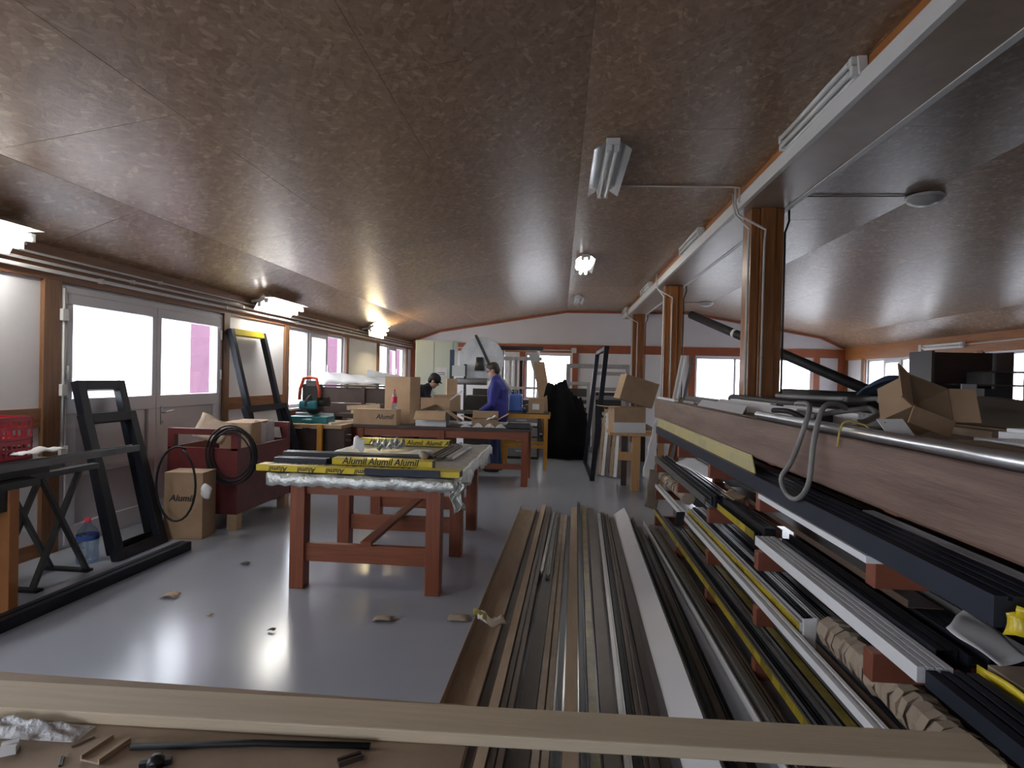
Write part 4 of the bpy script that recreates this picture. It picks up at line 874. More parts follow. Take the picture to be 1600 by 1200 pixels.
carton('white_carton', 'white carton with open tan flaps on the long table', (-1.93, 8.66, ZU), (.46, .34, .22), rz=.03, m='paper', flap_m='card', open_flaps=(-35, 160, 88, -40), flapl=.62)
carton('small_open_carton', 'small open cardboard carton stuffed with white paper on the long table', (-1.14, 8.78, ZU), (.4, .26, .11), rz=.1, open_flaps=(30, 15, 70, None))
q = MB(); c = V((-1.14, 8.78, ZU+.06)); q.sheet(lambda u, v: c+V(((u-.5)*.32, (v-.5)*.17, .10*u*u+.025*math.sin(12*u)*math.sin(9*v))), 14, 10); tag(q.build('crumpled_paper', 'paper', solid=.003), 'crumpled white paper in the small open carton', 'paper')
bt = thing('soda_bottle', 'empty clear bottle with red label on the low cardboard carton', 'bottle', (-2.52, 8.6, ZU+.226))
MB().lathe([(0, 0), (.036, 0), (.04, .02), (.036, .1), (.04, .18), (.03, .24), (.014, .28), (.014, .3), (0, .3)], (-2.52, 8.6, ZU+.229), 16).build('bottle_body', 'water', bt)
MB().lathe([(.041, .1), (.042, .19), (.04, .195)], (-2.52, 8.6, ZU+.229), 16).build('bottle_label', 'redlab', bt)
MB().lathe([(.016, .28), (.016, .305), (0, .305)], (-2.52, 8.6, ZU+.229), 12).build('bottle_cap', 'redlab', bt)
q = MB(); c = V((-2.945, 8.97, ZU)); q.sheet(lambda u, v: c+V(((u-.5)*.28, (v-.5)*.36, .008+.17*math.sin(PI*u)*math.sin(PI*v)+.03*abs(math.sin(14*u+4*v)))), 14, 12)
cl = thing('cloth_bundle', 'black work clothes with a yellow stripe on the long table', 'clothes', c); q.build('cloth', 'fabric', cl, solid=.004)
MB().sheet(lambda u, v: c+V((.02+.13*u, -.13+.02*v, .19-.11*u+.03*v)), 6, 2).build('yellow_stripe', 'yellow', cl, solid=.003)
for k, (x, y, s, lab) in enumerate(((-1.385, 8.49, .112, 'clear bag of small fittings between white carton and small carton'), (-1.21, 8.49, .112, 'clear bag of screws in front of the small open carton'), (-1.035, 8.49, .112, 'clear bag with blue print in front of the crumpled paper'), (-.867, 8.49, .112, 'clear bag of fittings beside the black tray'))):
    b = thing('fittings_bag', lab, 'bag', (x, y, ZU), 'bags of fittings on the long table')
    MB().sheet(lambda u, v: V((x+(u-.5)*s*1.4, y+(v-.5)*s, ZU+.008+.06*math.sin(PI*u)*math.sin(PI*v)+.004*math.sin(20*u+k)*math.sin(17*v))), 12, 10).build('bag_film', 'bag', b, solid=.002)
    rr = random.Random(k)
    for i in range(9): MB().box((x+rr.uniform(-.4, .4)*s, y+rr.uniform(-.3, .3)*s, ZU+.014), (.02, .012, .018), rz=rr.uniform(0, 3)).build('fitting', ('silver', 'greyp', 'black')[i % 3], b)
prof('white rail lying along the back of the long table', (-2.0, 9.16, ZU), (-.36, 9.16, ZU), 'groove', .06, .04, 'wprof')
prof('short silver rail with printed film on the long table', (-1.6, 9.05, ZU), (-.95, 9.05, ZU), 'step', .06, .04, 'silver')
tr = thing('black_tray', 'shallow black tray at the end of the long table', 'tray', (-.6, 8.62, ZU))
MB().b2((-.78, 8.5, ZU), (-.44, 8.74, ZU+.008)).build('tray_floor', 'black', tr)
for lo, hi in (((-.78, 8.5, ZU), (-.44, 8.51, ZU+.07)), ((-.78, 8.73, ZU), (-.44, 8.74, ZU+.07)), ((-.78, 8.51, ZU), (-.77, 8.73, ZU+.07)), ((-.45, 8.51, ZU), (-.44, 8.73, ZU+.07))): MB().b2(lo, hi).build('tray_side', 'black', tr)
# yellow steel stand
ys = thing('yellow_stand', 'yellow square-tube steel stand behind the long table', 'stand', (-.62, 10.3, 0))
for x in (-.98, -.24):
    for y in (10.0, 10.6): MB().b2((x-.025, y-.025, 0), (x+.025, y+.025, .9)).build('leg', 'ysteel', ys)
for y in (10.0, 10.6):
    MB().b2((-1.05, y-.03, .9), (-.17, y+.03, .97)).build('top_rail', 'ysteel', ys); MB().b2((-.955, y-.02, .38), (-.265, y+.02, .43)).build('lower_rail', 'ysteel', ys)
for x in (-.98, -.24): MB().b2((x-.02, 10.03, .9), (x+.02, 10.57, .96)).build('side_rail', 'ysteel', ys)
MB().b2((-1.04, 9.97, .972), (-.18, 10.63, .985)).build('top_plate', 'dark', ys)
cb = carton('parcel_box', 'small closed cardboard parcel with white label on the yellow stand', (-.42, 10.15, .986), (.27, .22, .25), rz=.05)
MB().b2((-.48, 10.035, 1.05), (-.36, 10.038, 1.15)).build('shipping_label', 'paper', cb)
bc = thing('blue_canister', 'blue plastic canister on the yellow stand beside the worker', 'canister', (-.8, 10.4, .986))
MB().b2((-.92, 10.3, .986), (-.68, 10.5, 1.3)).build('canister_body', 'bluecap', bc, bevel=.03)
MB().lathe([(.03, 1.3), (.03, 1.34), (0, 1.34)], (-.86, 10.4, 0), 12).build('screw_cap', 'black', bc)
MB().tube([(-.82, 10.4, 1.295), (-.8, 10.4, 1.35), (-.74, 10.4, 1.35), (-.72, 10.4, 1.295)], .012, 8).build('carry_handle', 'bluecap', bc)
gl = thing('glass_jar', 'jar of small parts beside the parcel on the yellow stand', 'jar', (-.62, 10.08, .986))
MB().lathe([(0, 0), (.05, 0), (.052, .1), (.04, .13), (.04, .145)], (-.62, 10.08, .987), 14).build('jar_glass', 'water', gl)
MB().lathe([(0, 0), (.045, 0), (.045, .07), (0, .08)], (-.62, 10.08, .99), 12).build('jar_contents', 'brownp', gl)

# ------------------------------------------------------------------ foreground bench
fb = thing('plywood_bench', 'low bench with a littered plywood top under the long pine board', 'bench', (-1.0, 1.1, 0))
MB().b2((-2.1, .55, .75), (-.19, 1.435, .77)).build('bench_top', 'ply', fb, bevel=.003)
for x in (-2.0, -.33):
    for y in (.65, 1.32): MB().b2((x-.04, y-.04, 0), (x+.04, y+.04, .75)).build('leg', 'pinev', fb)
for y in (.65, 1.32): MB().b2((-1.96, y-.02, .62), (-.37, y+.02, .75)).build('apron', 'pine', fb)
pb = MB(); pb.box((-.615, 1.313, .7855), (3.17, .112, .029), rz=.03); tag(pb.build('pine_board', 'pine', bevel=.004), 'long pale pine board lying across the plywood bench towards the rack', 'board')
fst = MB(); fst.b2((.82, 1.31, 0), (.91, 1.41, .7705)); tag(fst.build('timber_prop', 'pinev', bevel=.004), 'upright timber prop under the end of the long pine board', 'prop')
ZF = .7705
def G(x, y, z=ZF): return P(x, y, 2, z)
c = G(30, 1146)
q = MB(); q.sheet(lambda u, v: c+V(((u-.5)*.3, (v-.5)*.06+.01*u, .003+.022*math.sin(PI*u)*math.sin(PI*v)*(1+.6*math.sin(15*u+3*v)*math.sin(11*v)))), 22, 18)
tag(q.build('plastic_bag', 'bag', solid=.001), 'crumpled clear plastic bag on the plywood bench', 'bag')
a, b = G(140, 1192), G(190, 1158); prof('short tan channel offcut beside the plastic bag', a, b, 'U', .05, .012, 'tan', 'offcuts on the plywood bench')
a, b = G(205, 1172), G(578, 1170); mid = (a+b)/2+V((0, .012, 0))
q = MB(); q.tube([a+V((0, 0, .007)), mid+V((0, 0, .007)), b+V((0, 0, .007))], .007, 8); tag(q.build('rubber_gasket', 'rubber'), 'long black rubber gasket strip on the plywood bench', 'gasket')
for k, (x0, y0, x1, y1, w_, m_, lab) in enumerate(((0, 1178, 28, 1172, .03, 'paper', 'small white plastic clip on the plywood bench corner'), (94, 1198, 98, 1183, .006, 'black', 'thin black stick on the plywood bench'), (112, 1168, 148, 1152, .004, 'brownp', 'thin dark splinter on the plywood bench'), (528, 1196, 565, 1184, .018, 'brown', 'dark brown offcut at the end of the gasket strip'))):
    a, b = G(x0, y0), G(x1, y1); prof(lab, a, b, 'groove', w_, w_*.6, m_, 'offcuts on the plywood bench', name='offcut', cat='offcut')
kb = thing('star_screw', 'black star-shaped screw head on the plywood bench', 'screw', G(243, 1198))
c = G(243, 1197); MB().lathe([(0, 0), (.016, 0), (.018, .012), (.01, .022), (0, .024)], c, 12).build('knob_cap', 'black', kb)
for k in range(4): a_ = k*PI/2+.4; MB().box(c+V((.02*math.cos(a_), .02*math.sin(a_), .007)), (.018, .012, .012), rz=a_).build('knob_lobe', 'black', kb)

# ------------------------------------------------------------------ left side: trestle with crates
ts = thing('steel_trestle', 'folding grey steel trestle with crossed legs by the double door', 'trestle', (-3.85, 4.0, 0))
for (x, y) in ((-3.70, 3.98), (-4.0, 3.98)):
    MB().bar((x, 3.77, .01), (x, 4.16, .80), .025, .04, up=(1, 0, 0)).build('leg', 'gsteel', ts); MB().bar((x+.03, 4.21, .01), (x+.03, 3.8, .80), .025, .04, up=(1, 0, 0)).build('leg', 'gsteel', ts)
    MB().b2((x-.02, 3.70, .80), (x+.05, 4.3, .84)).build('top_bar', 'gsteel', ts)
for y in (3.77, 4.21): MB().b2((-4.03, y-.03, 0), (-3.64, y+.03, .02)).build('foot', 'rubber', ts)
wt = thing('saw_bench', 'wooden bench with an orange leg carrying the red crates', 'bench', (-3.9, 3.2, 0))
MB().b2((-4.25, 2.6, .80), (-3.5, 3.62, .845)).build('bench_top', 'dark', wt)
for x, y in ((-3.55, 3.45), (-4.2, 3.45), (-3.55, 2.7), (-4.2, 2.7)): MB().b2((x-.035, y-.035, 0), (x+.035, y+.035, .80)).build('leg', 'osteel', wt, bevel=.004)
MB().b2((-3.58, 2.74, .66), (-3.53, 3.42, .80)).build('apron', 'dark', wt)
prof('grey channel profile lying over the trestle towards the leaning frames', P(0, 738, 0, -3.5)+V((0, -.5, 0)), P(212, 704, 0, -3.5), 'U', .07, .05, 'greyp', None)
prof('thin dark rail lying beside the channel on the trestle', (-3.565, 2.7, .93), (-3.565, 4.6, .93), 'groove', .03, .02, 'blueg', None)
def crate_red(label, z, h):
    t = thing('red_crate', label, 'crate', (-3.9, 3.5, z), 'red plastic crates'); x0, x1, y0, y1 = -4.12, -3.66, 3.12, 3.72
    MB().b2((x0, y0, z), (x1, y1, z+.008)).build('crate_floor', 'redpl', t)
    for zz, hh in ((z, .02), (z+h*.45, .018), (z+h-.03, .03)):
        q = MB(); q.b2((x0, y0, zz), (x1, y0+.01, zz+hh)); q.b2((x0, y1-.01, zz), (x1, y1, zz+hh)); q.b2((x0, y0, zz), (x0+.01, y1, zz+hh)); q.b2((x1-.01, y0, zz), (x1, y1, zz+hh)); q.build('rim', 'redpl', t)
    n = 16
    for i in range(n+1):
        y = y0+(y1-y0-.012)*i/n; MB().b2((x1-.007, y, z), (x1-.001, y+.012, z+h)).build('slat', 'redpl', t)
    for i in range(9):
        x = x0+(x1-x0-.012)*i/8; MB().b2((x, y0+.001, z), (x+.012, y0+.007, z+h)).build('slat', 'redpl', t); MB().b2((x, y1-.007, z), (x+.012, y1-.001, z+h)).build('slat', 'redpl', t)
    return t
crate_red('red slatted plastic crate, lower of two stacked on the orange-legged bench', .96, .13)
crate_red('red slatted plastic crate, upper of two stacked on the orange-legged bench', 1.092, .16)
tk = thing('perforated_tray', 'shiny perforated metal tray under the red crates', 'tray', (-3.9, 3.4, .846)); MB().b2((-4.15, 3.05, .846), (-3.6, 3.8, .958)).build('tray_body', 'dark', tk, bevel=.006)
for i in range(12): MB().b2((-3.602, 3.08+i*.058, .90), (-3.598, 3.11+i*.058, .93)).build('perforation', 'paper', tk)
q = MB(); c = P(62, 713, 0, -3.5)+V((0, 0, .02)); q.sheet(lambda u, v: c+V(((v-.5)*.09, (u-.5)*.34, .012+.03*math.sin(PI*u)*math.sin(PI*v)+.008*math.sin(16*u))), 12, 8); tag(q.build('white_rag', 'paper', solid=.003), 'white rag lying on the channel beside the red crates', 'rag')
# leaning dark frames against the door
def lean_frame(name, label, foot0, foot1, top, height, bar_w, depth, m, mids=(), group=None, filmtop=None):
    """rectangular frame: foot0 / foot1 = lower corners on the floor, top = offset of the upper edge"""
    f0, f1 = V(foot0), V(foot1); u_ = V(top).normalized(); s_ = (f1-f0).normalized(); n = s_.cross(u_).normalized(); t = thing(name, label, 'frame', (f0+f1)/2, group)
    H_ = height; wd = (f1-f0).length
    def seg(nm, a, b, w2=bar_w): MB().bar(a, b, depth, w2, up=(b-a).normalized().cross(n)).build(nm, m, t, bevel=.003)
    hb = bar_w/2
    seg('stile', f0+s_*hb, f0+s_*hb+u_*H_); seg('stile', f1-s_*hb, f1-s_*hb+u_*H_)
    seg('rail', f0+s_*bar_w+u_*hb, f1-s_*bar_w+u_*hb); seg('rail', f0+s_*bar_w+u_*(H_-hb), f1-s_*bar_w+u_*(H_-hb))
    for h in mids: seg('rail', f0+s_*bar_w+u_*h, f1-s_*bar_w+u_*h)
    if filmtop:
        c0 = f0+s_*bar_w+u_*(H_-hb); c1 = f1-s_*bar_w+u_*(H_-hb)
        MB().bar(c0, c1, depth+.004, bar_w+.003, up=(c1-c0).normalized().cross(n)).build('protective_film', filmtop, t)
    return t
lf_ = 'dark frames leaning against the left wall'
lean_frame('window_frame', 'taller narrow anthracite frame leaning on the double door', (-3.78, 4.58, 0), (-3.78, 5.13, 0), (-.47, .12, 1.5), 1.55, .085, .07, 'anth', group=lf_)
lean_frame('window_frame', 'wider lower anthracite frame leaning in front of the tall narrow one', (-3.62, 4.44, 0), (-3.62, 5.04, 0), (-.42, .1, 1.2), 1.27, .085, .07, 'anth', group=lf_)
lean_frame('window_frame', 'tall anthracite frame with yellow film on its top rail', (-3.75, 7.12, 0), (-3.75, 8.0, 0), (-.5, -.06, 2.1), 2.2, .075, .07, 'anth', group=lf_, filmtop='yellow')
lean_frame('window_frame', 'lower anthracite frame in front of the yellow-topped one', (-3.55, 6.92, 0), (-3.55, 8.0, 0), (-.4, -.03, 1.15), 1.22, .075, .07, 'anth', group=lf_)
prof('long black profile lying on the floor along the double-door wall', (-3.36, 2.4, .001), (-3.29, 4.85, .001), 'hollow', .11, .075, 'anth')
bo = thing('water_bottle', 'large clear water bottle with blue label behind the trestle legs', 'bottle', (-3.84, 4.41, 0))
MB().lathe([(0, 0), (.075, 0), (.08, .03), (.076, .12), (.08, .2), (.07, .26), (.03, .31), (.02, .33), (.02, .35), (0, .35)], (-3.84, 4.41, .002), 18).build('bottle_body', 'water', bo)
MB().lathe([(.081, .19), (.081, .23)], (-3.84, 4.41, .002), 18).build('bottle_label', 'bluecap', bo); MB().lathe([(.023, .33), (.023, .36), (0, .36)], (-3.84, 4.41, .002), 12).build('bottle_cap', 'redlab', bo)
# red steel bin with cardboard
rb = thing('steel_bin', 'dark red steel bin with handle frames holding cardboard', 'bin', (-3.65, 6.0, 0)); x0, x1, y0, y1 = -3.94, -3.2, 5.5, 6.62
for lo, hi in (((x0, y0, .16), (x1, y1, .19)), ((x0, y0, .19), (x0+.02, y1, .82)), ((x1-.02, y0, .19), (x1, y1, .82)), ((x0+.02, y0, .19), (x1-.02, y0+.02, .82)), ((x0+.02, y1-.02, .19), (x1-.02, y1, .82))): MB().b2(lo, hi).build('side_panel', 'crate', rb)
for y in (y0, y1-.06):
    for x in (x0, x1-.07): MB().b2((x, y, .80), (x+.07, y+.06, .95)).build('handle_post', 'crate', rb)
    MB().b2((x0, y, .95), (x1, y+.06, 1.01)).build('handle_bar', 'crate', rb)
for x in (x0, x1-.1):
    for y in (y0, y1-.1): MB().b2((x, y, 0), (x+.1, y+.1, .16)).build('foot', 'card', rb)
carton('bin_carton', 'film-wrapped cardboard carton sticking up out of the red bin', (-3.5, 6.2, .192), (.34, .56, .84), rz=.1)
q = MB(); q.sheet(lambda u, v: V((-3.33+.015*math.sin(13*u), 5.9+.58*u, .68+.36*v+.02*math.sin(11*u+4*v))), 16, 10); q.build('clear_wrap', 'pfilm', bpy.data.objects['bin_carton'], solid=.001)
scrap('torn_cardboard', 'torn pinkish cardboard sheet leaning out of the red bin', [(-3.78, 5.64, .92), (-3.47, 5.66, .84), (-3.42, 5.82, 1.02), (-3.74, 5.76, 1.16)], 'tan', 'cardboard', .005)
carton('floor_carton', 'tall brown carton with faint lettering on the floor before the red bin', (-3.53, 5.265, .001), (.36, .25, .62), rz=.1, letters=[('Alumil', .06, (-.13, -.126, .36), (1, 0, 0), (0, 0, 1))])
hc = thing('hose_coil', 'coil of black air hose hung over the bin handle', 'hose', (-3.35, 5.42, .82))
for k in range(5):
    r_ = .225+.014*((k*3) % 5); ox, oz = .018*math.sin(2.1*k), .02*math.cos(1.7*k)
    pts = [(-3.24+ox+r_*.92*math.cos(2*PI*i/28), 5.476-.011*k+.006*math.sin(2*PI*i/28+k), .755+oz+r_*1.05*math.sin(2*PI*i/28)) for i in range(29)]
    MB().tube(pts, .0085, 6, caps=False).build('hose_turn', 'rubber', hc)
pts = [(-3.49+.2*math.cos(2*PI*i/26+1.2), 5.02-.002*i, .55+.34*math.sin(2*PI*i/26+1.2)) for i in range(27)]
MB().tube(pts, .010, 6).build('loose_loop', 'rubber', hc)
q = MB(); c = P(322, 768, 1, 5.0); q.ball(c, (.05, .03, .07), 10, 8); q.v = [wob(v, .008, 60) for v in q.v]; q.build('taped_joint', 'paper', hc)

# ------------------------------------------------------------------ saw bench by the first wall window
sb_ = thing('timber_bench', 'brown timber bench with a yellow post carrying the mitre saw', 'bench', (-3.6, 8.5, 0))
MB().b2((-4.1, 8.05, .80), (-3.13, 8.95, .85)).build('bench_top', 'card', sb_)
for x in (-4.0, -3.2): MB().b2((x-.05, 8.12, 0), (x+.05, 8.22, .80)).build('leg', 'tablew', sb_); MB().b2((x-.05, 8.78, 0), (x+.05, 8.88, .80)).build('leg', 'tablew', sb_)
MB().b2((-3.47, 8.0, 0), (-3.4, 8.05, .86)).build('yellow_post', 'ysteel', sb_)
MB().b2((-4.0, 8.1, .1), (-3.1, 8.14, .78)).build('front_panel', 'brown', sb_)
ms = thing('mitre_saw', 'teal and black mitre saw with a red-orange handle', 'saw', (-3.72, 8.4, .852)); c = V((-3.72, 8.4, .852))
MB().lathe([(0, 0), (.2, 0), (.21, .04), (.19, .07), (0, .075)], c, 20).build('turntable', 'teal', ms)
MB().b2((-4.0, 8.22, .852), (-3.42, 8.55, .95)).build('base', 'teal', ms, bevel=.01)
MB().b2((-4.02, 8.48, .91), (-3.42, 8.51, .99)).build('fence', 'silver', ms)
MB().lathe([(0, -.03), (.15, -.03), (.165, 0), (.15, .03), (0, .03)], c+V((.03, -.02, .28)), 22, M.Rotation(PI/2, 3, 'Y') @ M.Rotation(.5, 3, 'X')).build('blade_guard', 'dark', ms)
MB().cyl(c+V((.05, .0, .3)), c+V((.25, .02, .32)), .075, 14).build('motor', 'dark', ms)
MB().bar(c+V((0, .16, .1)), c+V((0, .02, .48)), .1, .09).build('pivot_arm', 'teal', ms, bevel=.01)
MB().b2(c+V((-.13, -.09, .30)), c+V((.13, .08, .58)), ).build('head_housing', 'dark', ms, bevel=.03)
MB().b2(c+V((-.15, -.16, .2)), c+V((.12, -.06, .33)), ).build('gear_housing', 'teal', ms, bevel=.03)
MB().tube([c+V(p) for p in ((-.16, -.1, .34), (-.15, -.1, .5), (-.1, -.1, .66), (0, -.1, .68), (.1, -.1, .66), (.14, -.1, .5), (.14, -.1, .38))], .026, 8).build('handle', 'redor', ms)
MB().b2(c+V((-.07, -.09, .54)), c+V((.09, 0, .63))).build('dust_port', 'greym', ms, bevel=.01)
prof('pale timber batten leaning on the timber bench beside the mitre saw', (-3.98, 8.045, .005), (-3.95, 8.045, 1.12), 'flat', .035, .025, 'pine', name='timber_batten', cat='batten', up=(0, -1, 0))
prof('white rail lying on the bench beside the mitre saw', (-3.33, 8.12, .852), (-3.2, 8.8, .852), 'groove', .04, .03, 'wprof')
# timber box behind with film-wrapped sheets
tx = thing('timber_chest', 'dark timber chest of planks below the first wall window', 'chest', (-3.5, 10.0, 0))
for k in range(5):
    MB().b2((-4.15, 9.6, .27*k+.02), (-2.55, 9.63, .27*k+.28)).build('plank', 'brown', tx, bevel=.004); MB().b2((-2.58, 9.63, .27*k+.02), (-2.55, 9.95, .27*k+.28)).build('plank', 'brown', tx, bevel=.004)
MB().b2((-4.15, 9.57, 1.371), (-2.55, 9.95, 1.4)).build('lid', 'brown', tx)
for x in (-4.1, -3.35, -2.6): MB().b2((x-.03, 9.57, .02), (x+.03, 9.6, 1.37)).build('batten', 'brown', tx)
q = MB(); q.sheet(lambda u, v: V((-4.05+1.5*u, 9.58+.26*v, 1.405+.004+.17*max(0, math.sin(PI*v))**.6*(1.15-.75*u)+.03*abs(math.sin(13*u+5*v)))), 30, 16); tag(q.build('plastic_sheeting', 'sheetw', solid=.003), 'milky plastic sheeting heaped on the dark timber chest', 'sheeting')
q = MB(); q.poly([(-3.4, 9.9, 1.408), (-2.6, 9.9, 1.408), (-2.5, 9.92, 1.53), (-3.4, 9.92, 1.68)], t=-.015, n=(0, -1, 0)); tag(q.build('glass_sheet', 'pale'), 'pale blue panel behind the milky sheeting on the chest', 'panel')
prof('beige plank lying on blocks between mitre saw and chest', (-3.5, 9.25, 1.0), (-2.95, 9.25, 1.04), 'flat', .04, .07, 'tan', name='beige_plank', cat='plank')
bs = thing('timber_rack', 'low dark timber rack between mitre saw bench and long table', 'rack', (-3.2, 9.2, 0))
for z in (.45, .9): MB().b2((-3.7, 9.1, z), (-3.14, 9.4, z+.05)).build('shelf', 'brown', bs)
for x in (-3.67, -3.17): MB().b2((x-.03, 9.1, 0), (x+.03, 9.4, .95)).build('upright', 'brown', bs)
q = MB(); q.b2((-3.4, 9.15, .951), (-3.2, 9.35, 1.0)); tag(q.build('wood_block', 'pine'), 'wood block under the beige plank on the low rack', 'block')

# ------------------------------------------------------------------ far left: steel cabinet
cb2 = thing('steel_cabinet', 'tall pale green two-door steel cabinet in the gable corner', 'cabinet', (-2.8, 12.8, 0))
MB().b2((-3.22, 12.55, 0), (-2.36, 13.05, 2.38)).build('cabinet_body', 'green', cb2, bevel=.004)
for x0_, x1_ in ((-3.2, -2.80), (-2.79, -2.38)): dd_ = MB().b2((x0_, 12.525, .06), (x1_, 12.55, 2.35)).build('cabinet_door', 'green', cb2, bevel=.003); MB().b2(((-2.84 if x0_ < -3 else -2.78), 12.51, 1.1), ((-2.82 if x0_ < -3 else -2.76), 12.525, 1.25)).build('handle', 'silver', dd_)
nt_ = MB().b2((-2.74, 12.519, 1.6), (-2.5, 12.524, 1.78)).build('notice_sheet', 'paper', cb2)
for k in range(2): MB().b2((-2.71+.03*k, 12.517, 1.66-.04*k), (-2.54, 12.519, 1.675-.04*k)).build('print_line', 'ink', nt_)

# ------------------------------------------------------------------ sawing machine with big round guard
mc = thing('sawing_machine', 'dark double-head sawing machine with big galvanised round guard', 'machine', (-1.6, 12.0, 0))
R1 = M.Rotation(PI/2, 3, 'X')
for half in (0, 1):
    q = MB(); n = 24; pts = [(0, 0)] ; cx, cz, r_ = -1.66, 1.96, .47
    sgn = 1 if half else -1; th0 = rad(-68); ring = [th0+sgn*PI*i/n for i in range(n+1)]
    vs = [(cx+r_*math.cos(a_), 11.95-.05*half, cz+r_*math.sin(a_)) for a_ in ring]
    q.poly(vs, t=.02, n=(0, -1, 0)); q.build('guard_half', 'disc', mc)
MB().b2((-2.0, 11.9, 0), (-1.25, 12.4, 1.2)).build('machine_base', 'dark', mc, bevel=.02)
MB().bar((-1.78, 11.85, 2.46), (-1.36, 11.85, 1.62), .05, .04, up=(0, -1, 0)).build('guard_rib', 'dark', mc)
MB().bar((-1.42, 11.8, 1.75), (-.98, 11.7, 1.2), .16, .14, up=(0, -1, 0)).build('swing_arm', 'greym', mc, bevel=.01)
MB().tube([(-1.68, 11.78, 1.72), (-1.68, 11.78, 2.0)], [.1, .07], 12).build('motor_head', 'dark', mc)
MB().cyl((-2.15, 11.7, 1.5), (-1.5, 11.7, 1.5), .07, 12).build('clamp_cylinder', 'greym', mc)
for x in (-2.22, -1.95): MB().b2((x-.025, 11.65, .85), (x+.025, 11.72, 1.85)).build('frame_post', 'dark', mc)
MB().b2((-2.22, 11.64, 1.6), (-1.95, 11.66, 1.82)).build('control_panel', 'pale', mc)
MB().b2((-2.3, 11.55, .84), (-1.2, 12.0, .9)).build('work_table_plate', 'greym', mc)
MB().b2((-2.36, 12.1, 1.5), (-2.27, 12.16, 2.16)).build('power_box', 'bluec', mc)
q = MB(); q.b2((-2.75, 10.9, 0), (-2.05, 11.4, .92)); tag(q.build('machine_plinth', 'brown', bevel=.01), 'brown wooden plinth behind the bent worker', 'plinth')
carton('fitting_carton', 'brown carton on the plinth behind the bent worker', (-2.2, 11.1, .921), (.5, .36, .3), rz=.1)
q = MB(); q.b2((-2.3, 11.4, 1.222), (-2.06, 11.45, 1.6)); 
carton('yellow_carton', 'yellowish carton beside the bent worker on top of the brown carton', (-2.12, 11.12, 1.238), (.2, .14, .3), rz=.3)

# frames on an A-shaped trolley behind the worker
ag = 'white frames on the trolley'
at = thing('frame_trolley', 'tall A-shaped trolley holding white frames behind the worker', 'trolley', (-.8, 13.0, 0))
MB().b2((-1.25, 12.6, .3), (.1, 13.0, .36)).build('trolley_deck', 'dark', at)
for x in (-1.2, .05):
    for y in (12.65, 12.95): MB().b2((x-.04, y-.03, 0), (x+.04, y+.03, .3)).build('foot', 'dark', at)
for x in (-1.28, -.5): MB().b2((x-.03, 12.70, .36), (x+.03, 12.76, 2.2)).build('upright', 'silver', at)
MB().b2((-1.31, 12.67, 1.98), (-.42, 12.70, 2.06)).build('cross_rail', 'pale', at); MB().b2((-1.31, 12.67, 1.35), (-.3, 12.70, 1.4)).build('cross_rail', 'pale', at)
MB().bar((-.62, 12.63, 2.15), (-.1, 12.63, .45), .2, .06, up=(0, -1, 0)).build('slanted_post', 'pale', at)
for k, x in enumerate((-1.12, -1.0, -.88)):
    prof(f'{("white", "grey", "black")[k]} profile standing upright on the frame trolley', (x, 12.85, .361), (x, 12.85, 2.0), 'step', .06, .05, ('wprof', 'fframe', 'anth')[k], ag, up=(0, -1, 0))
prof('dark bundle of rails lying across the trolley top', (-1.4, 12.73, 2.202), (-.4, 12.73, 2.202), 'rib', .1, .09, 'dark')
q = MB(); q.poly([(-.58, 12.52, 1.95), (-.36, 12.52, 1.95), (.02, 12.3, .01), (-.3, 12.3, .01)], t=.02); tag(q.build('cardboard_sheet', 'card'), 'slanting brown cardboard sheet leaning on the frame trolley', 'cardboard')
q = MB(); c = V((.12, 11.3, 0)); q.sheet(lambda u, v: V((-.28+.78*u+.05*math.sin(8*v), 11.25+.3*v+.06*math.sin(9*u), (1.5-.9*abs(u-.32)**1.3)*min(1, .02+1.9*math.sin(PI*v*.5))*(1+.06*math.sin(17*u)+.05*math.sin(29*u+9*v))))*1.0, 18, 12)
q.v = [V((p.x, p.y, max(.01, p.z))) for p in q.v]; tag(q.build('black_tarpaulin', 'fabric', solid=.01), 'black tarpaulin thrown over a heap beside the frame trolley', 'tarpaulin')

# ------------------------------------------------------------------ window frames leaning at the back
wfg = 'grey window frames leaning at the back'
lean_frame('grey_window_frame', 'pale grey double window frame, highest of the leaning frames', (.12, 13.0, 0), (1.55, 13.0, 0), (0, .25, 1.95), 1.96, .09, .07, 'fframe', (1.2,), wfg)
gf = lean_frame('grey_window_frame', 'grey tall frame with glass leaning before the highest one', (.02, 12.0, 0), (.62, 12.0, 0), (0, .2, 1.5), 1.55, .07, .07, 'fframe', (1.2, 1.05), wfg)
lean_frame('grey_window_frame', 'narrow grey frame leaning between the others', (.7, 12.6, 0), (1.4, 12.6, 0), (0, .2, 1.8), 1.78, .07, .07, 'fframe', (1.4,), wfg)
q = MB(); q.poly([(.09, 12.02, .07), (.55, 12.02, .07), (.55, 12.19, 1.4), (.09, 12.19, 1.4)], t=.006); q.build('pane', 'dark', gf)
dg = 'dark panels stored at the back'
for k, (x0, x1, y, z1, m_, lab) in enumerate(((.1, .72, 13.45, 1.15, 'brown', 'dark brown panel leaning behind the pale grey double frame'), (.75, 1.5, 13.5, 1.3, 'dark', 'black panel leaning behind the narrow grey frame'), (-.95, .0, 14.2, 1.05, 'brown', 'dark brown panel standing below the gable window'), (-2.2, -1.05, 14.3, 1.3, 'dark', 'black panel standing behind the sawing machine'), (2.5, 3.6, 14.6, 1.2, 'cabd', 'dark grey panel standing past the rear pillar'))):
    q = MB(); q.poly([(x0, y, .0), (x1, y, .0), (x1, y+.12, z1), (x0, y+.12, z1)], t=-.03, n=(0, -1, 0)); tag(q.build('stored_panel', m_), lab, 'panel', dg)
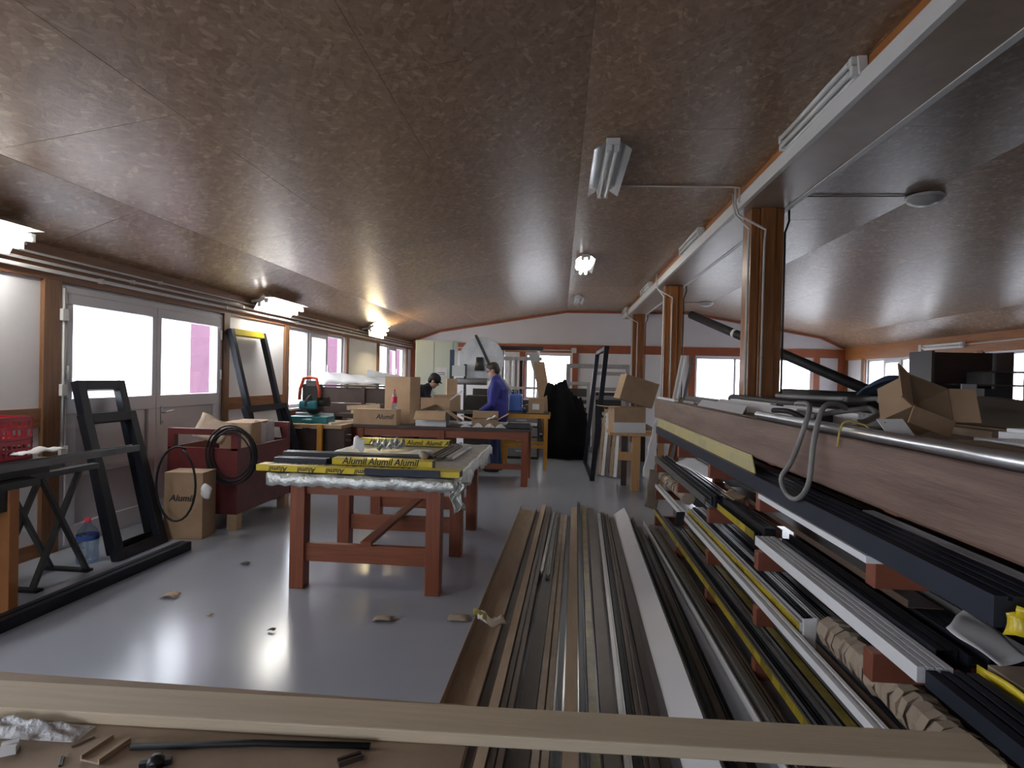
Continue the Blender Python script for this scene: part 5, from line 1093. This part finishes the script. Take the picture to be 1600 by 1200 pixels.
mcab = thing('tool_cabinet', 'low dark tool cabinet with drawers behind the yellow stand', 'cabinet', (-.75, 11.5, 0))
MB().b2((-1.1, 11.3, 0), (-.4, 11.75, .85)).build('cabinet_body', 'dark', mcab, bevel=.01)
for k in range(4):
    dr_ = MB().b2((-1.07, 11.28, .05+.2*k), (-.43, 11.3, .22+.2*k)).build('drawer', 'greym', mcab, bevel=.004); MB().b2((-.85, 11.26, .15+.2*k), (-.65, 11.28, .17+.2*k)).build('handle', 'silver', dr_)
for k, (x, y, sx, sy, sz, m_, lab) in enumerate(((-.9, 11.5, .24, .22, .3, 'card', 'brown carton on the low tool cabinet'), (-.58, 11.5, .22, .2, .2, 'brown', 'dark carton on the low tool cabinet'))):
    carton('parts_carton', lab, (x, y, .856), (sx, sy, sz), rz=.1*k, m=m_)
bf = thing('black_door_frame', 'slim black standing door frame in the middle aisle', 'frame', (.6, 10.1, 0))
pA, pB = V((.53, 9.15, 0)), V((.5, 11.1, 0)); pC, pD = V((.71, 9.15, 2.13)), V((.69, 11.1, 2.13))
for a_, b_ in ((pA, pC), (pB, pD)): MB().bar(a_, b_, .075, .06, up=(0, 1, 0)).build('stile', 'anth', bf)
MB().bar(pA+V((0, .04, .03)), pB+V((0, -.04, .03)), .06, .06).build('rail', 'anth', bf); MB().bar(pC+V((0, .04, -.03)), pD+V((0, -.04, -.03)), .06, .06).build('rail', 'anth', bf)
# stool table with cartons
st = thing('pine_stand', 'small pine stand with board leg carrying two cartons', 'stand', (1.1, 8.6, 0))
MB().b2((.72, 8.35, .80), (1.6, 8.95, .84)).build('stand_top', 'pinev', st, bevel=.004)
MB().b2((1.05, 8.42, 0), (1.17, 8.50, .80)).build('leg', 'pinev', st, bevel=.005); MB().b2((.95, 8.85, 0), (1.03, 8.93, .80)).build('leg', 'brown', st); MB().b2((1.5, 8.85, 0), (1.58, 8.93, .80)).build('leg', 'pinev', st)
MB().b2((.86, 8.43, .44), (1.05, 8.48, .56)).build('bracket', 'pinev', st)
carton('lower_carton', 'half-white carton with open flap, lower of two on the pine stand', (.98, 8.58, .841), (.46, .36, .36), rz=.15, open_flaps=(180, 5, 180, 180))
MB().box((.98+.181*math.sin(.15), 8.58-.181*math.cos(.15), .841+.075), (.462, .004, .15), rz=.15).build('white_band', 'paper', bpy.data.objects['lower_carton'])
MB_ = carton('upper_carton', 'brown carton perched tilted on the lower one on the pine stand', (1.06, 8.6, 1.265), (.50, .36, .36), R=M.Rotation(.15, 3, 'Z') @ M.Rotation(.28, 3, 'Y'))
hp = 'profile offcuts heaped beyond the cartons'
rr = random.Random(11)
hb_ = thing('offcut_bench', 'dark bench heaped with profile offcuts behind the pine stand', 'bench', (1.1, 10.6, 0))
MB().b2((.78, 10.0, .7), (1.7, 11.6, .75)).build('bench_top', 'brown', hb_)
for x in (.83, 1.65):
    for y in (10.05, 11.55): MB().b2((x-.04, y-.04, 0), (x+.04, y+.04, .7)).build('leg', 'brown', hb_)
colr = ('white', 'silver', 'grey', 'tan', 'black', 'brown')
for k in range(18):
    z = .752+.055*(k//3); x = .86+.24*(k % 3)+rr.uniform(-.04, .04); a_ = rr.uniform(-.12, .12); L_ = rr.uniform(.9, 1.5); yc = 10.75
    m_ = ('wprof', 'silver', 'greyp', 'tan', 'anth', 'brownp')[k % 6]
    prof(f'{colr[k % 6]} profile offcut in tier {("one", "two", "three", "four", "five", "six")[k//3]} of the heap behind the cartons', (x-math.sin(a_)*L_/2, yc-L_/2, z), (x+math.sin(a_)*L_/2, yc+L_/2, z), ('step', 'groove', 'H', 'U')[k % 4], .07, .05, m_, hp)
for k in range(6):
    x = .64+.062*k; prof(f'{("tan", "white", "silver")[k % 3]} offcut leaning on the bench end, {("first", "second", "third", "fourth", "fifth", "sixth")[k]} from the aisle', (x+.02, 9.62-.05*k, .02), (x+.12, 9.95, .95+.05*(k % 3)), 'groove', .05, .03, ('tan', 'wprof', 'silver')[k % 3], hp, up=(0, -1, 0))

# ------------------------------------------------------------------ people
def limb(q, pts, rs, n=12):
    q.tube(pts, rs, n)
    q.ball(pts[0], rs[0], 12, 8); q.ball(pts[-1], rs[-1], 12, 8)
def remesh(o, vx, sm=4):
    m = o.modifiers.new('continuous', 'REMESH'); m.mode = 'VOXEL'; m.voxel_size = vx; m.use_smooth_shade = True
    s_ = o.modifiers.new('smooth', 'SMOOTH'); s_.iterations = sm; s_.factor = .5
def person(label, base, face, J, jm, tm, headgear, glasses):
    """J: joints in the person's own frame (x = facing direction, y = own left, z up)"""
    base = V(base); R = M.Rotation(face, 3, 'Z'); W = lambda p: base + R @ V(p)
    t = thing('person', label, 'person', base); hd = V(J['head']); tilt = M.Rotation(face, 3, 'Z') @ M.Rotation(J['nod'], 3, 'Y')
    H = lambda p: W(hd) + tilt @ V(p)
    q = MB()
    limb(q, [W(J['pelvis']), W(J['waist']), W(J['chest']), W(J['neck'])], [.135, .13, .15, .07])
    for s_ in (1, -1):
        k = 'l' if s_ > 0 else 'r'; sh = V(J['chest'])+V((0, s_*.17, .09))
        limb(q, [W(sh), W(J[k+'elbow']), W(J[k+'wrist'])], [.055, .043, .03])
        hip = V(J['pelvis'])+V((0, s_*.09, -.04)); limb(q, [W(hip), W(J[k+'knee']), W(J[k+'ankle'])], [.085, .058, .042])
        an = V(J[k+'ankle']); limb(q, [W(an+V((-.03, 0, -.05))), W(an+V((.15, 0, -.06)))], [.04, .032])
        wr = V(J[k+'wrist']); fd = (wr-V(J[k+'elbow'])).normalized(); sd = V((0, s_, 0)); sd = (sd-fd*sd.dot(fd)).normalized(); dn_ = fd.cross(sd)
        limb(q, [W(wr), W(wr+fd*.045), W(wr+fd*.085)], [.028, .034, .032])
        for i in range(4):
            o_ = sd*(.03-.02*i); l_ = (.07, .08, .075, .06)[i]; b0 = wr+fd*.09+o_
            limb(q, [W(b0), W(b0+fd*l_*.55), W(b0+fd*l_*.85+V((0, 0, -.03)))], [.0095, .009, .008], 8)
        b0 = wr+fd*.03+sd*(-.03*1); limb(q, [W(b0), W(b0+fd*.045-sd*.03), W(b0+fd*.075-sd*.03)], [.012, .011, .009], 8)
    limb(q, [W(J['neck']), W(hd+V((-.015, 0, -.06)))], [.058, .055])
    q.ball(H((-.01, 0, .035)), (.098, .078, .098), 18, 12, tilt); q.ball(H((.025, 0, -.045)), (.068, .06, .075), 16, 10, tilt)
    q.ball(H((.093, 0, -.012)), (.022, .014, .024), 10, 8, tilt); q.ball(H((.06, 0, -.095)), (.028, .03, .022), 10, 8, tilt); q.ball(H((.083, 0, -.058)), (.012, .026, .01), 10, 6, tilt)
    for s_ in (1, -1): q.ball(H((-.005, s_*.078, -.005)), (.022, .01, .034), 10, 8, tilt)
    o = q.build('body', 'skin', t); remesh(o, .009, 3)
    for s_ in (1, -1): MB().ball(H((.079, s_*.03, .016)), .009, 10, 6).build('eye', 'ink', o)
    j = MB(); limb(j, [W(V(J['pelvis'])+V((0, 0, -.05))), W(J['waist']), W(J['chest']), W(V(J['neck'])+V((0, 0, -.01)))], [.185, .175, .185, .082])
    for s_ in (1, -1):
        k = 'l' if s_ > 0 else 'r'; sh = V(J['chest'])+V((0, s_*.165, .085)); limb(j, [W(V(J['chest'])+V((0, 0, .06))), W(sh)], [.13, .085]); limb(j, [W(sh), W(J[k+'elbow']), W(J[k+'wrist'])], [.083, .068, .05])
        p2 = V(J['pelvis'])+V((0, s_*.07, -.03)); limb(j, [W(V(J['waist'])+V((0, s_*.06, 0))), W(p2)], [.15, .15])
    o = j.build('jacket', jm, t); remesh(o, .014, 3)
    j = MB()
    for s_ in (1, -1):
        k = 'l' if s_ > 0 else 'r'; hip = V(J['pelvis'])+V((0, s_*.085, -.02)); limb(j, [W(hip), W(J[k+'knee']), W(J[k+'ankle'])], [.115, .082, .07])
        an = V(J[k+'ankle']); sh_ = MB(); limb(sh_, [W(an+V((-.04, 0, -.045))), W(an+V((.16, 0, -.055)))], [.05, .042]); o2 = sh_.build('shoe', 'black', t); remesh(o2, .012, 2)
    o = j.build('trousers', tm, t); remesh(o, .014, 3)
    h = MB(); h.ball(H((-.022, 0, .055)), (.103, .088, .092), 18, 12, tilt); h.ball(H((-.06, 0, 0)), (.06, .078, .085), 14, 10, tilt)
    if headgear == 'cap': h.ball(H((-.01, 0, .05)), (.112, .092, .095), 16, 10, tilt); h.ball(H((.09, 0, .045)), (.06, .06, .012), 12, 6, tilt)
    else: h.ball(H((.045, 0, .105)), (.05, .065, .04), 12, 8, tilt)
    o = h.build('cap' if headgear == 'cap' else 'hair', 'capm' if headgear == 'cap' else 'hair', t); remesh(o, .01, 2)
    if glasses:
        g = MB()
        for s_ in (1, -1):
            g.tube([H((.098, s_*.034+.024*math.cos(2*PI*i/14), .012+.018*math.sin(2*PI*i/14))) for i in range(15)], .0035, 6); g.tube([H((.098, s_*.06, .018)), H((.05, s_*.08, .02)), H((-.01, s_*.084, .016))], .0035, 6)
        g.tube([H((.1, .01, .016)), H((.1, -.01, .016))], .0035, 6); g.build('glasses', 'black', t)
    return t
person('standing worker in a royal blue jacket with glasses, looking down at the table', (-1.06, 9.72, 0), PI-.12,
       dict(pelvis=(0, 0, .98), waist=(-.01, 0, 1.14), chest=(0, 0, 1.38), neck=(.03, 0, 1.58), head=(.085, 0, 1.705), nod=.38, lelbow=(.04, .27, 1.14), lwrist=(.26, .2, 1.0), relbow=(.04, -.27, 1.14), rwrist=(.27, -.17, 1.02), lknee=(.03, .1, .52), lankle=(0, .11, .1), rknee=(.03, -.1, .52), rankle=(-.02, -.11, .1)), 'bluej', 'trous', 'hair', True)
person('bent-over worker in a dark navy jacket and black cap beside the plinth', (-2.68, 10.25, 0), .05,
       dict(pelvis=(0, 0, .92), waist=(.05, 0, 1.06), chest=(.17, 0, 1.25), neck=(.30, 0, 1.40), head=(.40, 0, 1.50), nod=.6, lelbow=(.32, .25, 1.05), lwrist=(.52, .15, .95), relbow=(.32, -.25, 1.05), rwrist=(.52, -.12, .95), lknee=(.05, .1, .5), lankle=(-.02, .11, .1), rknee=(.05, -.1, .5), rankle=(-.04, -.11, .1)), 'navy', 'navy', 'cap', False)
prof('white-edged strip held slanting beside the worker in blue', P(722, 612, 1, 10.0), P(678, 645, 1, 10.0), 'groove', .03, .02, 'wprof')
